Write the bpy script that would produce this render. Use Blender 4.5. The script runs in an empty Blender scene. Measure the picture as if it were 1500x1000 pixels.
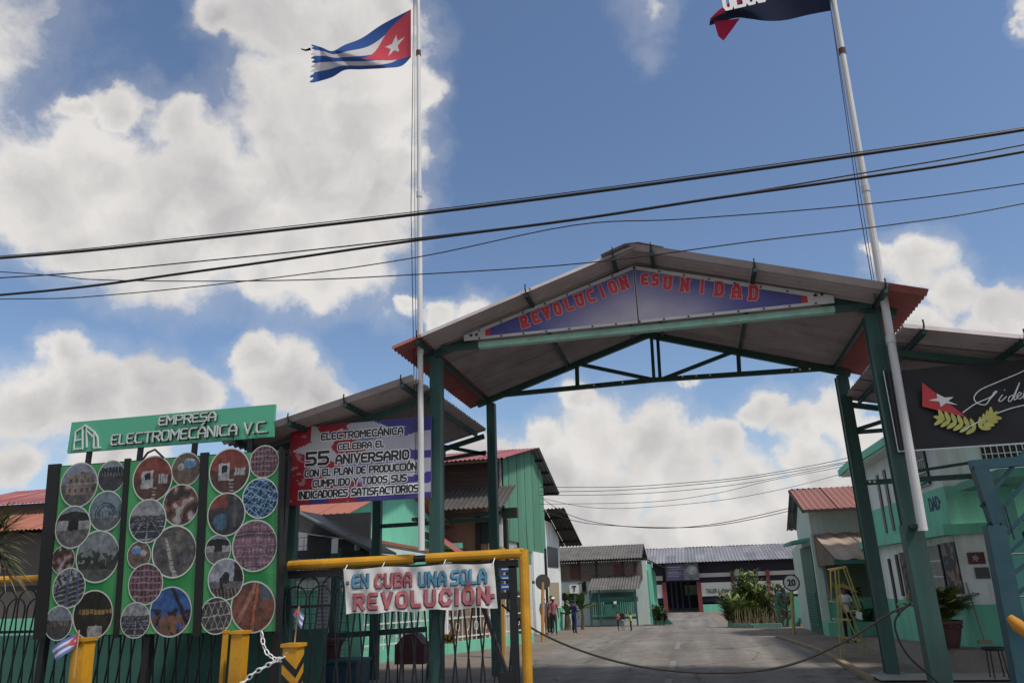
import bpy, math, random
from mathutils import Vector, Matrix, noise
random.seed(7)
S = bpy.context.scene
COL = S.collection
R = math.radians
# ------------------------------------------------------------------ camera
F = 1100.0
CAM = Vector((0, 0, 1.9))
CM = Matrix.Rotation(R(12.5), 3, 'Z') @ Matrix.Rotation(R(108.0), 3, 'X') @ Matrix.Rotation(R(-1.85), 3, 'Z')
cd = bpy.data.cameras.new('camera')
cd.sensor_width = 36.0
cd.lens = F / 1500 * 36
cd.clip_start = 0.05
cd.clip_end = 3000
cam = bpy.data.objects.new('camera', cd)
COL.objects.link(cam)
cam.matrix_world = Matrix.Translation(CAM) @ CM.to_4x4()
S.camera = cam

def ray(px, py):
    return (CM @ Vector(((px - 750) / F, (500 - py) / F, -1.0)))
def at(px, py, Y):
    d = ray(px, py); return CAM + d * (Y / d.y)
def atX(px, py, X):
    d = ray(px, py); return CAM + d * (X / d.x)
def onp(px, py, P, N):
    d = ray(px, py); N = Vector(N); return CAM + d * ((Vector(P) - CAM).dot(N) / d.dot(N))
ZP = [(28, 0), (36, -.2), (42, -.4), (46, -.6), (85, -1.28)]
def zg(y):
    if y <= 28: return 0.0
    if y >= 85: return -1.28
    for (a, za), (b, zb) in zip(ZP, ZP[1:]):
        if y <= b: return za + (zb - za) * (y - a) / (b - a)

# ------------------------------------------------------------------ world: sky and cumulus
SUN_EL, SUN_AZ = 58.0, 118.0        # azimuth clockwise from +Y: ahead-right to right
sd = Vector((math.sin(R(SUN_AZ)) * math.cos(R(SUN_EL)), math.cos(R(SUN_AZ)) * math.cos(R(SUN_EL)), math.sin(R(SUN_EL))))
W = bpy.data.worlds.new('World'); S.world = W; W.use_nodes = True
nt = W.node_tree; nt.nodes.clear()
def N(t, **k):
    n = nt.nodes.new(t)
    for a, b in k.items(): setattr(n, a, b)
    return n
def L(a, b): nt.links.new(a, b)
out = N('ShaderNodeOutputWorld')
tc = N('ShaderNodeTexCoord')
sky = N('ShaderNodeTexSky', sky_type='NISHITA')
sky.sun_disc = False; sky.sun_elevation = R(SUN_EL); sky.sun_rotation = R(SUN_AZ)
sky.air_density = 1.0; sky.dust_density = 1.0; sky.ozone_density = 1.6
def math_(op, a, b=None, c=None):
    n = N('ShaderNodeMath', operation=op)
    for i, v in enumerate((a, b, c)):
        if v is None: continue
        if isinstance(v, (int, float)): n.inputs[i].default_value = v
        else: L(v, n.inputs[i])
    return n.outputs[0]
def vmath(op, a, b, out=0):
    n = N('ShaderNodeVectorMath', operation=op)
    for i, v in enumerate((a, b)):
        if v is None: continue
        if hasattr(v, 'is_linked') or hasattr(v, 'node'): L(v, n.inputs[i])
        else: n.inputs[i].default_value = v
    return n.outputs[out]
def noise_(vec, scale, detail, rough=.55, outp=0, dist=0):
    n = N('ShaderNodeTexNoise'); n.inputs['Scale'].default_value = scale
    n.inputs['Detail'].default_value = detail; n.inputs['Roughness'].default_value = rough
    n.inputs['Distortion'].default_value = dist
    L(vec, n.inputs['Vector']); return n.outputs[outp]
def maprange(v, a, b, c, d, smooth=True):
    n = N('ShaderNodeMapRange'); n.interpolation_type = 'SMOOTHSTEP' if smooth else 'LINEAR'
    L(v, n.inputs[0])
    for i, x in enumerate((a, b, c, d)): n.inputs[i + 1].default_value = x
    return n.outputs[0]
def mixc(fac, a, b):
    n = N('ShaderNodeMix', data_type='RGBA')
    for s, v in ((n.inputs[0], fac), (n.inputs[6], a), (n.inputs[7], b)):
        if isinstance(v, (int, float)): s.default_value = v
        elif isinstance(v, tuple): s.default_value = v
        else: L(v, s)
    return n.outputs[2]
vec = tc.outputs['Generated']
w1 = vmath('SUBTRACT', noise_(vec, 5, 3, .6, 1), (.5, .5, .5))
w2 = vmath('SUBTRACT', noise_(vec, 22, 4, .6, 1), (.5, .5, .5))
sc1 = N('ShaderNodeVectorMath', operation='SCALE'); L(w1, sc1.inputs[0]); sc1.inputs['Scale'].default_value = .10
sc2 = N('ShaderNodeVectorMath', operation='SCALE'); L(w2, sc2.inputs[0]); sc2.inputs['Scale'].default_value = .045
vw = vmath('ADD', vmath('ADD', vec, sc1.outputs[0]), sc2.outputs[0])
blobs = [  # cloud lumps given as centre and radius along the view (photo pixels)
 (60,285,125),(150,240,125),(250,270,130),(120,350,100),(260,370,120),(340,310,120),(-60,280,110),(130,150,45),(185,150,60),(250,180,60),
 (430,150,140),(520,70,130),(400,20,120),(540,190,110),(480,270,140),(300,250,120),(420,260,130),(380,330,130),(210,320,140),(560,310,90),(510,380,100),(430,370,120),(380,400,70),(470,430,60),(330,20,60),(600,140,60),(590,240,60),(570,20,60),
 (130,590,110),(50,590,90),(230,590,90),(290,585,60),(100,520,60),(-60,600,90),(180,680,90),(30,690,70),
 (400,560,75),(455,590,60),(370,525,45),(430,650,70),(480,640,50),
 (700,480,60),(640,470,38),(760,500,50),(600,455,28),(700,560,40),

 (1340,400,75),(1300,470,60),(1400,440,70),(1470,460,70),(1350,520,80),(1300,380,30),(1500,20,36),(1460,520,80),(1560,480,90),
 (880,640,85),(960,640,80),(800,650,45),(820,690,70),(1000,690,90),(1070,650,55),(900,720,95),(1120,600,48),(1180,620,60),(1230,600,60),(1110,720,95),(1190,680,65),(760,720,90),(840,770,95),(1000,790,100),(1150,780,90),(1270,640,60),(700,690,80),(640,700,60),(1240,740,90),(850,580,40),(620,780,80),
 (960,810,90),(1080,800,90),(880,830,80),(820,800,80),(1010,560,22),(1150,840,90),(1400,640,120),(1500,600,120)]
def smax(a, b):
    return math_('SMOOTH_MAX', a, b, .22)
field = None
def addblob(c, r):
    global field
    d = vmath('DISTANCE', vw, tuple(c), 1)
    v = math_('MULTIPLY_ADD', d, -1.0 / r, 1.0)
    field = v if field is None else smax(field, v)
for (bx, by, br) in blobs:
    c = ray(bx, by).normalized(); c2 = ray(bx + br * .85, by).normalized()
    addblob(c, (c - c2).length)
for (bx, by, br, pk) in ((935,15,150,.16),(955,75,100,.14),(900,-20,120,.16),(300,60,110,.05),(640,230,110,.06),(560,470,120,.06)):
    c = ray(bx, by).normalized(); r_ = (c - ray(bx + br * .85, by).normalized()).length
    field = smax(field, math_('MULTIPLY_ADD', vmath('DISTANCE', vw, tuple(c), 1), -1.0 / r_, pk))
rr = random.Random(3)
fw = ray(750, 500).normalized()
k = 0
while k < 46:                       # the same broken cumulus goes on all round outside the frame
    a, e = rr.uniform(0, 2 * math.pi), rr.uniform(.03, 1.3)
    c = Vector((math.cos(a) * math.cos(e), math.sin(a) * math.cos(e), math.sin(e)))
    if c.dot(fw) > .72: continue
    r0 = rr.uniform(.1, .2)
    addblob(c, r0); addblob((c + Vector((rr.uniform(-.15, .15), rr.uniform(-.15, .15), rr.uniform(-.03, .06)))).normalized(), r0 * .8)
    k += 1
n1 = noise_(vw, 7, 9, .60)
n2 = noise_(vec, 3.6, 4, .5)
n4 = noise_(vec, 26, 6, .7)
nd = math_('ADD', math_('MULTIPLY', math_('SUBTRACT', n1, .5), 1.25), math_('MULTIPLY', math_('SUBTRACT', n4, .5), .28))
dens = math_('ADD', nd, field)
alpha = math_('POWER', maprange(dens, -.06, .38, 0, 1), .85)
veil = math_('MULTIPLY', maprange(dens, -.42, .1, 0, 1), .20)
alpha = math_('MAXIMUM', alpha, veil)
# relief: puff noise compared with the same noise a little nearer the sun / zenith
off = vmath('ADD', vw, tuple((sd * .35 + Vector((0, 0, .65))) * .05))
r1 = noise_(vw, 8, 6, .55); r2 = noise_(off, 8, 6, .55)
relief = math_('SUBTRACT', r1, r2)
thick = maprange(math_('MULTIPLY_ADD', math_('SUBTRACT', n1, .5), .9, field), .25, 1.0, 0, 1)
shade = math_('ADD', math_('MULTIPLY', thick, .42), math_('MULTIPLY', math_('SUBTRACT', n2, .40), 1.25))
shade = math_('SUBTRACT', shade, math_('MULTIPLY', relief, 1.5))
shade = math_('MINIMUM', math_('MAXIMUM', shade, 0.0), 1.0)
ccol = mixc(shade, (.64, .62, .60, 1), (.36, .355, .365, 1))
skym = N('ShaderNodeMix', data_type='RGBA'); skym.blend_type = 'MULTIPLY'; skym.inputs[0].default_value = 1
L(sky.outputs[0], skym.inputs[6]); skym.inputs[7].default_value = (.95, 1.0, 1.06, 1)
bg1 = N('ShaderNodeBackground'); L(skym.outputs[2], bg1.inputs[0]); bg1.inputs[1].default_value = .102
bg2 = N('ShaderNodeBackground'); L(ccol, bg2.inputs[0]); bg2.inputs[1].default_value = 1.0
mx = N('ShaderNodeMixShader'); L(alpha, mx.inputs[0]); L(bg1.outputs[0], mx.inputs[1]); L(bg2.outputs[0], mx.inputs[2])
L(mx.outputs[0], out.inputs[0])
W.cycles.sampling_method = 'MANUAL'; W.cycles.sample_map_resolution = 512

sl = bpy.data.lights.new('sun', 'SUN'); sl.energy = 2.6; sl.angle = R(7); sl.color = (1, .95, .87)
so = bpy.data.objects.new('sun', sl); COL.objects.link(so)
so.rotation_euler = (-sd).to_track_quat('-Z', 'Y').to_euler(); so.location = (20, 0, 30)
S.view_settings.view_transform = 'Standard'; S.view_settings.look = 'None'
S.view_settings.exposure = 0.28; S.view_settings.gamma = 1.0; S.view_settings.use_curve_mapping = False
S.cycles.max_bounces = 6; S.cycles.diffuse_bounces = 3
S.cycles.use_denoising = True

# ------------------------------------------------------------------ materials
MC = {}
def M(name, rgb, rough=.75, var=.18, scale=2.5, bump=.15, metal=0.0, dirt=None, dirtamt=.5, streak=False, objvar=.1, spec=.4):
    if name in MC: return MC[name]
    m = bpy.data.materials.new(name); m.use_nodes = True; t = m.node_tree; b = t.nodes['Principled BSDF']
    def n_(ty, **k):
        n = t.nodes.new(ty)
        for a, c in k.items(): setattr(n, a, c)
        return n
    tcx = n_('ShaderNodeTexCoord'); mp = n_('ShaderNodeMapping'); t.links.new(tcx.outputs['Object'], mp.inputs[0])
    if streak: mp.inputs['Scale'].default_value = (1.6, 1.6, .22)
    na = n_('ShaderNodeTexNoise'); na.inputs['Scale'].default_value = scale; na.inputs['Detail'].default_value = 7; na.inputs['Roughness'].default_value = .62
    t.links.new(mp.outputs[0], na.inputs['Vector'])
    nb = n_('ShaderNodeTexNoise'); nb.inputs['Scale'].default_value = scale * 14; nb.inputs['Detail'].default_value = 3
    t.links.new(tcx.outputs['Object'], nb.inputs['Vector'])
    ad = n_('ShaderNodeMath', operation='MULTIPLY_ADD'); t.links.new(nb.outputs[0], ad.inputs[0]); ad.inputs[1].default_value = .35; t.links.new(na.outputs[0], ad.inputs[2])
    mr = n_('ShaderNodeMapRange'); t.links.new(ad.outputs[0], mr.inputs[0])
    mr.inputs[1].default_value = .4; mr.inputs[2].default_value = .95; mr.inputs[3].default_value = 1 - var; mr.inputs[4].default_value = 1 + var
    oi = n_('ShaderNodeObjectInfo'); mo = n_('ShaderNodeMapRange'); t.links.new(oi.outputs['Random'], mo.inputs[0])
    mo.inputs[3].default_value = 1 - objvar; mo.inputs[4].default_value = 1 + objvar
    mu = n_('ShaderNodeMath', operation='MULTIPLY'); t.links.new(mr.outputs[0], mu.inputs[0]); t.links.new(mo.outputs[0], mu.inputs[1])
    hs = n_('ShaderNodeMix', data_type='RGBA', blend_type='MULTIPLY'); hs.inputs[0].default_value = 1
    hs.inputs[6].default_value = (*rgb, 1); t.links.new(mu.outputs[0], hs.inputs[7])
    c = hs.outputs[2]
    if dirt:
        dn = n_('ShaderNodeTexNoise'); dn.inputs['Scale'].default_value = scale * .8; dn.inputs['Detail'].default_value = 9; dn.inputs['Roughness'].default_value = .7
        mp2 = n_('ShaderNodeMapping'); mp2.inputs['Location'].default_value = (7, 3, 1); t.links.new(tcx.outputs['Object'], mp2.inputs[0])
        if streak: mp2.inputs['Scale'].default_value = (2.4, 2.4, .25)
        t.links.new(mp2.outputs[0], dn.inputs['Vector'])
        dr = n_('ShaderNodeMapRange'); t.links.new(dn.outputs[0], dr.inputs[0]); dr.inputs[1].default_value = .48; dr.inputs[2].default_value = .72; dr.inputs[4].default_value = dirtamt
        dm = n_('ShaderNodeMix', data_type='RGBA'); t.links.new(dr.outputs[0], dm.inputs[0]); t.links.new(c, dm.inputs[6]); dm.inputs[7].default_value = (*dirt, 1)
        c = dm.outputs[2]
    t.links.new(c, b.inputs['Base Color'])
    b.inputs['Roughness'].default_value = rough; b.inputs['Metallic'].default_value = metal
    b.inputs['Specular IOR Level'].default_value = spec
    if bump:
        bp = n_('ShaderNodeBump'); bp.inputs['Strength'].default_value = bump; bp.inputs['Distance'].default_value = .02
        t.links.new(ad.outputs[0], bp.inputs['Height']); t.links.new(bp.outputs[0], b.inputs['Normal'])
    MC[name] = m; return m
def print_mat():
    if 'print' in MC: return MC['print']
    m = bpy.data.materials.new('print'); m.use_nodes = True; t = m.node_tree; b = t.nodes['Principled BSDF']
    a = t.nodes.new('ShaderNodeAttribute'); a.attribute_name = 'Col'
    n = t.nodes.new('ShaderNodeTexNoise'); n.inputs['Scale'].default_value = 1.6; n.inputs['Detail'].default_value = 6
    tcx = t.nodes.new('ShaderNodeTexCoord'); t.links.new(tcx.outputs['Object'], n.inputs['Vector'])
    mr = t.nodes.new('ShaderNodeMapRange'); mr.inputs[3].default_value = .78; mr.inputs[4].default_value = 1.15; t.links.new(n.outputs[0], mr.inputs[0])
    mx = t.nodes.new('ShaderNodeMix'); mx.data_type = 'RGBA'; mx.blend_type = 'MULTIPLY'; mx.inputs[0].default_value = 1
    t.links.new(a.outputs['Color'], mx.inputs[6]); t.links.new(mr.outputs[0], mx.inputs[7]); t.links.new(mx.outputs[2], b.inputs['Base Color'])
    b.inputs['Roughness'].default_value = .5; b.inputs['Specular IOR Level'].default_value = .3
    MC['print'] = m; return m

white = M('white_paint', (.74, .76, .74), .8, .1, 1.2, .1, dirt=(.30, .29, .25), dirtamt=.55, streak=True)
mint = M('mint_paint', (.17, .52, .37), .75, .12, 1.2, .1, dirt=(.14, .28, .22), dirtamt=.6, streak=True)
mint2 = M('mint_paint_dull', (.13, .38, .31), .75, .14, 1.4, .1, dirt=(.1, .2, .16), dirtamt=.4, streak=True)
mintpale = M('pale_mint_wall', (.55, .64, .60), .8, .1, 1.2, .1, dirt=(.3, .36, .32), dirtamt=.4, streak=True)
steel = M('green_steel', (.030, .088, .08), .55, .3, 3, .12, dirt=(.09, .065, .045), dirtamt=.38, streak=True)
steel_d = M('dark_green_steel', (.02, .05, .05), .6, .2, 4, .05)
steel_b = M('teal_steel', (.016, .062, .085), .45, .2, 4, .05, dirt=(.05, .1, .1), dirtamt=.4)
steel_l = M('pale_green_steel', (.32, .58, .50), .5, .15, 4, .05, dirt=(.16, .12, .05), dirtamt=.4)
cgreen = M('corrugated_green', (.095, .235, .165), .6, .2, 1.6, .05, dirt=(.12, .3, .2), dirtamt=.5, streak=True)
dgreen = M('dark_green_paint', (.03, .13, .10), .6, .2, 2, .05)
under = M('roof_sheet_grey', (.36, .32, .33), .65, .16, 1.4, .05, dirt=(.17, .13, .12), dirtamt=.6)
rustred = M('roof_sheet_red', (.26, .085, .075), .6, .2, 1.6, .05, dirt=(.14, .06, .05), dirtamt=.5)
roofred = M('roof_red_painted', (.27, .085, .085), .6, .22, .8, .05, dirt=(.42, .25, .25), dirtamt=.5)
rooftile = M('roof_orange_red', (.33, .12, .08), .65, .15, .8, .05, dirt=(.25, .08, .06), dirtamt=.4)
roofbrick = M('roof_brick_red', (.29, .13, .105), .6, .12, .8, .05, dirt=(.25, .11, .09), dirtamt=.4)
fib = M('fibre_cement', (.13, .125, .12), .9, .25, 1.2, .2, dirt=(.05, .05, .05), dirtamt=.7)
fibd = M('fibre_cement_dark', (.075, .07, .068), .9, .25, 1.2, .2, dirt=(.03, .03, .03), dirtamt=.7)
zinc = M('zinc_roof', (.21, .21, .23), .55, .18, .35, .05, dirt=(.12, .115, .12), dirtamt=.6, objvar=.22)
tan = M('tan_roof', (.34, .27, .22), .75, .2, 1, .05, dirt=(.2, .14, .1), dirtamt=.6)
wood = M('grey_wood', (.16, .12, .10), .85, .25, 3, .2, streak=True)
brown = M('brown_board', (.055, .035, .032), .8, .25, 2, .2)
brown2 = M('red_brown_board', (.10, .045, .035), .8, .2, 2, .1)
salmon = M('salmon_wall', (.38, .20, .14), .85, .12, 1.5, .1)
ochre = M('ochre_door', (.32, .26, .17), .8, .15, 2, .1)
dark = M('dark_opening', (.012, .013, .018), .4, .2, 2, 0, objvar=.2)
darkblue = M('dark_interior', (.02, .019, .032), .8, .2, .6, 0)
black = M('black_paint', (.012, .012, .014), .5, .2, 3, .03)
iron = M('black_iron', (.013, .014, .016), .45, .2, 5, 0)
yellow = M('yellow_paint', (.52, .255, .015), .5, .22, 2.5, .1, dirt=(.16, .08, .03), dirtamt=.45)
yellow2 = M('pale_yellow_paint', (.42, .35, .12), .6, .15, 3, .02)
orange = M('orange_post', (.50, .25, .06), .6, .15, 3, .03)
polew = M('pole_white', (.55, .55, .56), .5, .12, 3, .04, dirt=(.35, .3, .27), dirtamt=.45, streak=True)
rust = M('rust', (.12, .05, .03), .9, .3, 6, .1)
whitep = M('bright_white', (.8, .8, .8), .6, .06, 2, 0)
greybar = M('white_ironwork', (.62, .64, .62), .6, .08, 2, 0)
redp = M('red_print', (.55, .045, .05), .5, .1, 2, 0)
redcol = M('red_column', (.16, .035, .04), .6, .1, 2, 0)
bluel = M('sign_blue_letter', (.09, .25, .38), .7, .3, 9, 0)
redl = M('sign_red_letter', (.40, .12, .14), .7, .3, 9, 0)
letterk = M('black_print', (.02, .02, .025), .5, .05, 2, 0)
greensign = M('sign_green', (.08, .35, .22), .45, .06, 1, .0)
cloth = M('white_cloth', (.62, .60, .58), .9, .1, 2.5, .35, dirt=(.42, .39, .36), dirtamt=.4)
wirem = M('wire_black', (.012, .012, .014), .5, .1, 3, 0)
concrete = M('pale_concrete', (.30, .30, .28), .9, .2, 1.5, .2, dirt=(.16, .15, .13), dirtamt=.5)
kerbm = M('mint_kerb', (.13, .30, .24), .8, .25, 3, .2, dirt=(.2, .19, .16), dirtamt=.7)
terra = M('maroon_pot', (.09, .035, .04), .55, .2, 5, .1)
tankm = M('water_tank', (.20, .29, .32), .5, .15, 3, .05)
leafd = M('leaf_dark', (.04, .08, .025), .55, .35, 3, 0, objvar=.3)
leafm = M('leaf_mid', (.10, .15, .035), .5, .35, 3, 0, objvar=.3)
leafy = M('leaf_yellow_green', (.20, .23, .06), .5, .3, 3, 0, objvar=.2)
leafdry = M('leaf_dry', (.22, .18, .11), .8, .3, 3, 0)
stemm = M('stem', (.13, .10, .06), .8, .3, 5, .1)
skin = M('skin', (.16, .075, .045), .6, .08, 5, 0)
hairm = M('hair', (.012, .01, .009), .7, .1, 5, 0)
lampg = M('window_pane', (.03, .035, .04), .15, .1, 2, 0, spec=.6)

# ------------------------------------------------------------------ mesh helpers
class MB:
    def __init__(s): s.v = []; s.f = []; s.m = []; s.smooth = False
    def quad(s, a, b, c, d, mi=0):
        n = len(s.v); s.v += [Vector(a), Vector(b), Vector(c), Vector(d)]; s.f.append((n, n+1, n+2, n+3)); s.m.append(mi); return s
    def poly(s, pts, mi=0):
        n = len(s.v); s.v += [Vector(p) for p in pts]; s.f.append(tuple(range(n, n+len(pts)))); s.m.append(mi); return s
    def prism(s, pts, ext, mi=0):
        """polygon pts extruded by vector ext"""
        n = len(s.v); k = len(pts); e = Vector(ext)
        s.v += [Vector(p) for p in pts] + [Vector(p) + e for p in pts]
        s.f.append(tuple(range(n, n+k))); s.f.append(tuple(range(n+2*k-1, n+k-1, -1))); s.m += [mi, mi]
        for i in range(k):
            j = (i+1) % k; s.f.append((n+i, n+k+i, n+k+j, n+j)); s.m.append(mi)
        return s
    def box(s, a, b, mi=0):
        x0, y0, z0 = a; x1, y1, z1 = b
        return s.prism([(x0,y0,z0),(x1,y0,z0),(x1,y1,z0),(x0,y1,z0)], (0,0,z1-z0), mi)
    def beam(s, p, q, w, h, mi=0, up=(0,0,1)):
        p = Vector(p); q = Vector(q); d = (q-p).normalized(); u = Vector(up)
        if abs(d.dot(u)) > .98: u = Vector((0,1,0))
        a = d.cross(u).normalized(); b = a.cross(d).normalized()
        return s.prism([p + a*w/2*i + b*h/2*j for i, j in ((-1,-1),(1,-1),(1,1),(-1,1))], q-p, mi)
    def tube(s, pts, r, n=8, mi=0, cap=True):
        pts = [Vector(p) for p in pts]; base = len(s.v); rs = r if isinstance(r, (list, tuple)) else [r]*len(pts)
        prev = None
        for i, p in enumerate(pts):
            d = (pts[min(i+1, len(pts)-1)] - pts[max(i-1, 0)]).normalized()
            if prev is None:
                u = Vector((0,0,1)) if abs(d.z) < .9 else Vector((1,0,0)); a = d.cross(u).normalized()
            else:
                a = (prev - d*prev.dot(d)).normalized()
            prev = a; b = d.cross(a)
            for k in range(n):
                t = 2*math.pi*k/n; s.v.append(p + (a*math.cos(t) + b*math.sin(t))*rs[i])
        for i in range(len(pts)-1):
            for k in range(n):
                k2 = (k+1) % n; s.f.append((base+i*n+k, base+i*n+k2, base+(i+1)*n+k2, base+(i+1)*n+k)); s.m.append(mi)
        if cap:
            s.f.append(tuple(base+k for k in range(n-1,-1,-1))); s.f.append(tuple(base+(len(pts)-1)*n+k for k in range(n))); s.m += [mi, mi]
        return s
    def lathe(s, c, prof, n=16, mi=0):
        c = Vector(c); base = len(s.v)
        for (r, z) in prof:
            for k in range(n):
                t = 2*math.pi*k/n; s.v.append(c + Vector((r*math.cos(t), r*math.sin(t), z)))
        for i in range(len(prof)-1):
            for k in range(n):
                k2 = (k+1) % n; s.f.append((base+i*n+k, base+i*n+k2, base+(i+1)*n+k2, base+(i+1)*n+k)); s.m.append(mi)
        return s
    def build(s, name, mats, parent=None):
        me = bpy.data.meshes.new(name)
        o0 = origin(parent) if parent else Vector((0,0,0))
        me.from_pydata([tuple(v - o0) for v in s.v], [], s.f)
        for m in (mats if isinstance(mats, (list, tuple)) else [mats]): me.materials.append(m)
        me.polygons.foreach_set('material_index', s.m)
        if s.smooth: me.polygons.foreach_set('use_smooth', [True]*len(s.f))
        me.update()
        o = bpy.data.objects.new(name, me); COL.objects.link(o)
        if parent: o.parent = parent; ORG[o.name] = o0
        return o
ORG = {}
def origin(o): return ORG.get(o.name, Vector((0,0,0)))
def tag(o, label=None, cat=None, group=None, kind=None):
    if label: o['label'] = label
    if cat: o['category'] = cat
    if group: o['group'] = group
    if kind: o['kind'] = kind
    return o
def thing(name, loc, label, cat, group=None):
    o = bpy.data.objects.new(name, None); o.empty_display_size = .2; COL.objects.link(o)
    o.location = loc; ORG[o.name] = Vector(loc); return tag(o, label, cat, group)
def box(name, a, b, mat, parent=None): return MB().box(a, b).build(name, mat, parent)
def inst(src, parent, delta, rot=None, scale=None):
    o = src.copy(); COL.objects.link(o); o.parent = parent; o.location = Vector(src.location) + Vector(delta)
    if rot is not None: o.rotation_euler = rot
    if scale is not None: o.scale = scale
    ORG[o.name] = origin(parent); return o
def corr(name, mat, parent, P, U, V, pitch=.1, amp=.012, spp=4, jitter=0, mats=None, sub=1):
    """one corrugated sheet: waves run across U, ridges along V"""
    P, U, V = Vector(P), Vector(U), Vector(V); nrm = U.cross(V).normalized()
    n = max(4, int(U.length / pitch * spp)); b = MB()
    for i in range(n+1):
        t = i/n; h = amp*math.cos(2*math.pi*i/spp)
        for j in range(sub+1):
            b.v.append(P + U*t + V*(j/sub) + nrm*(h + random.uniform(-jitter, jitter)))
    for i in range(n):
        for j in range(sub):
            a = i*(sub+1)+j; b.f.append((a, a+sub+1, a+sub+2, a+1)); b.m.append(0)
    b.smooth = False
    return b.build(name, mat, parent)
def sheets(name, mat, parent, P, U, V, sheetw, pitch=.1, amp=.012, lift=.006, spp=4, jitter=0):
    P, U, V = Vector(P), Vector(U), Vector(V); n = max(1, round(U.length/sheetw)); nrm = U.cross(V).normalized()
    for i in range(n):
        corr(name, mat, parent, P + U*(i/n) + nrm*(lift if i % 2 else 0) + V*random.uniform(-.01,.01), U*(1/n)*1.02, V, pitch, amp, spp)
def text(name, s, size, c, right, up, mat, parent, xs=1.0, off=0.0, ext=.003, shear=0, align='CENTER', rot=0):
    cu = bpy.data.curves.new(name, 'FONT'); cu.body = s; cu.size = size; cu.align_x = align; cu.align_y = 'CENTER'
    cu.offset = off; cu.extrude = ext; cu.shear = shear; cu.resolution_u = 3
    t = bpy.data.objects.new('tmp', cu); COL.objects.link(t)
    dg = bpy.context.evaluated_depsgraph_get(); me = bpy.data.meshes.new_from_object(t.evaluated_get(dg))
    bpy.data.objects.remove(t); bpy.data.curves.remove(cu)
    r = Vector(right).normalized(); u = Vector(up).normalized(); nn = r.cross(u).normalized(); c = Vector(c) - (origin(parent) if parent else Vector())
    cr, sr = math.cos(rot), math.sin(rot)
    for v in me.vertices:
        x, y, z = v.co.x*xs, v.co.y, v.co.z; x, y = x*cr - y*sr, x*sr + y*cr
        v.co = c + r*x + u*y + nn*z
    me.materials.clear(); me.materials.append(mat); me.name = name
    o = bpy.data.objects.new(name, me); COL.objects.link(o)
    if parent: o.parent = parent; ORG[o.name] = origin(parent)
    return o

# stroke lettering: every glyph is a set of polylines in a unit box
def _ch(*p): return [tuple(q) for q in p]
c_ = .22
GL = {
'A': [_ch((0,0),(0,.62),(.38,1),(.62,1),(1,.62),(1,0)), _ch((0,.38),(1,.38))],
'B': [_ch((0,0),(0,1),(.75,1),(.95,.85),(.95,.65),(.78,.52),(0,.52)), _ch((.78,.52),(1,.36),(1,.16),(.8,0),(0,0))],
'C': [_ch((1,1),(c_,1),(0,.8),(0,.2),(c_,0),(1,0))],
'c': [_ch((.98,.78),(.78,.98),(.25,1),(0,.75),(0,.25),(.25,0),(.78,.02),(.98,.22))],
'D': [_ch((0,0),(0,1),(.75,1),(1,.78),(1,.22),(.75,0),(0,0))],
'E': [_ch((1,1),(.15,1),(0,.86),(0,.14),(.15,0),(1,0)), _ch((0,.5),(.85,.5))],
'F': [_ch((1,1),(.1,1),(0,.9),(0,0)), _ch((0,.5),(.8,.5))],
'I': [_ch((.5,0),(.5,1))],
'J': [_ch((1,1),(1,.2),(.8,0),(.2,0),(0,.2))],
'L': [_ch((0,1),(0,.14),(.14,0),(1,0))],
'M': [_ch((0,0),(0,1),(.5,.45),(1,1),(1,0))],
'N': [_ch((0,0),(0,1),(1,0),(1,1))],
'O': [_ch((c_,0),(0,.2),(0,.8),(c_,1),(1-c_,1),(1,.8),(1,.2),(1-c_,0),(c_,0))],
'P': [_ch((0,0),(0,1),(.8,1),(1,.85),(1,.57),(.8,.42),(0,.42))],
'R': [_ch((0,0),(0,1),(.8,1),(1,.85),(1,.60),(.8,.45),(0,.45)), _ch((.5,.45),(1,0))],
'S': [_ch((1,1),(.2,1),(0,.86),(0,.64),(.2,.5),(.8,.5),(1,.36),(1,.14),(.8,0),(0,0))],
'T': [_ch((0,1),(1,1)), _ch((.5,1),(.5,0))],
'U': [_ch((0,1),(0,.2),(c_,0),(1-c_,0),(1,.2),(1,1))],
'V': [_ch((0,1),(.5,0),(1,1))],
'Y': [_ch((0,1),(.5,.5),(1,1)), _ch((.5,.5),(.5,0))],
'5': [_ch((1,1),(0,1),(0,.55),(.8,.55),(1,.4),(1,.15),(.8,0),(0,0))],
'2': [_ch((0,.85),(.2,1),(.8,1),(1,.85),(1,.6),(0,0),(1,0))],
'6': [_ch((.9,1),(.25,1),(0,.75),(0,.2),(.2,0),(.8,0),(1,.2),(1,.4),(.8,.55),(0,.55))],
'.': [_ch((.0,0),(.12,0))],
'*': [_ch((.3,.46),(.45,.46))],
}
GW = {'I': .12, '.': .12, 'M': 1.15, ' ': .45, 'L': .85, 'E': .9, 'T': 1.0, '*': .5}
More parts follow.
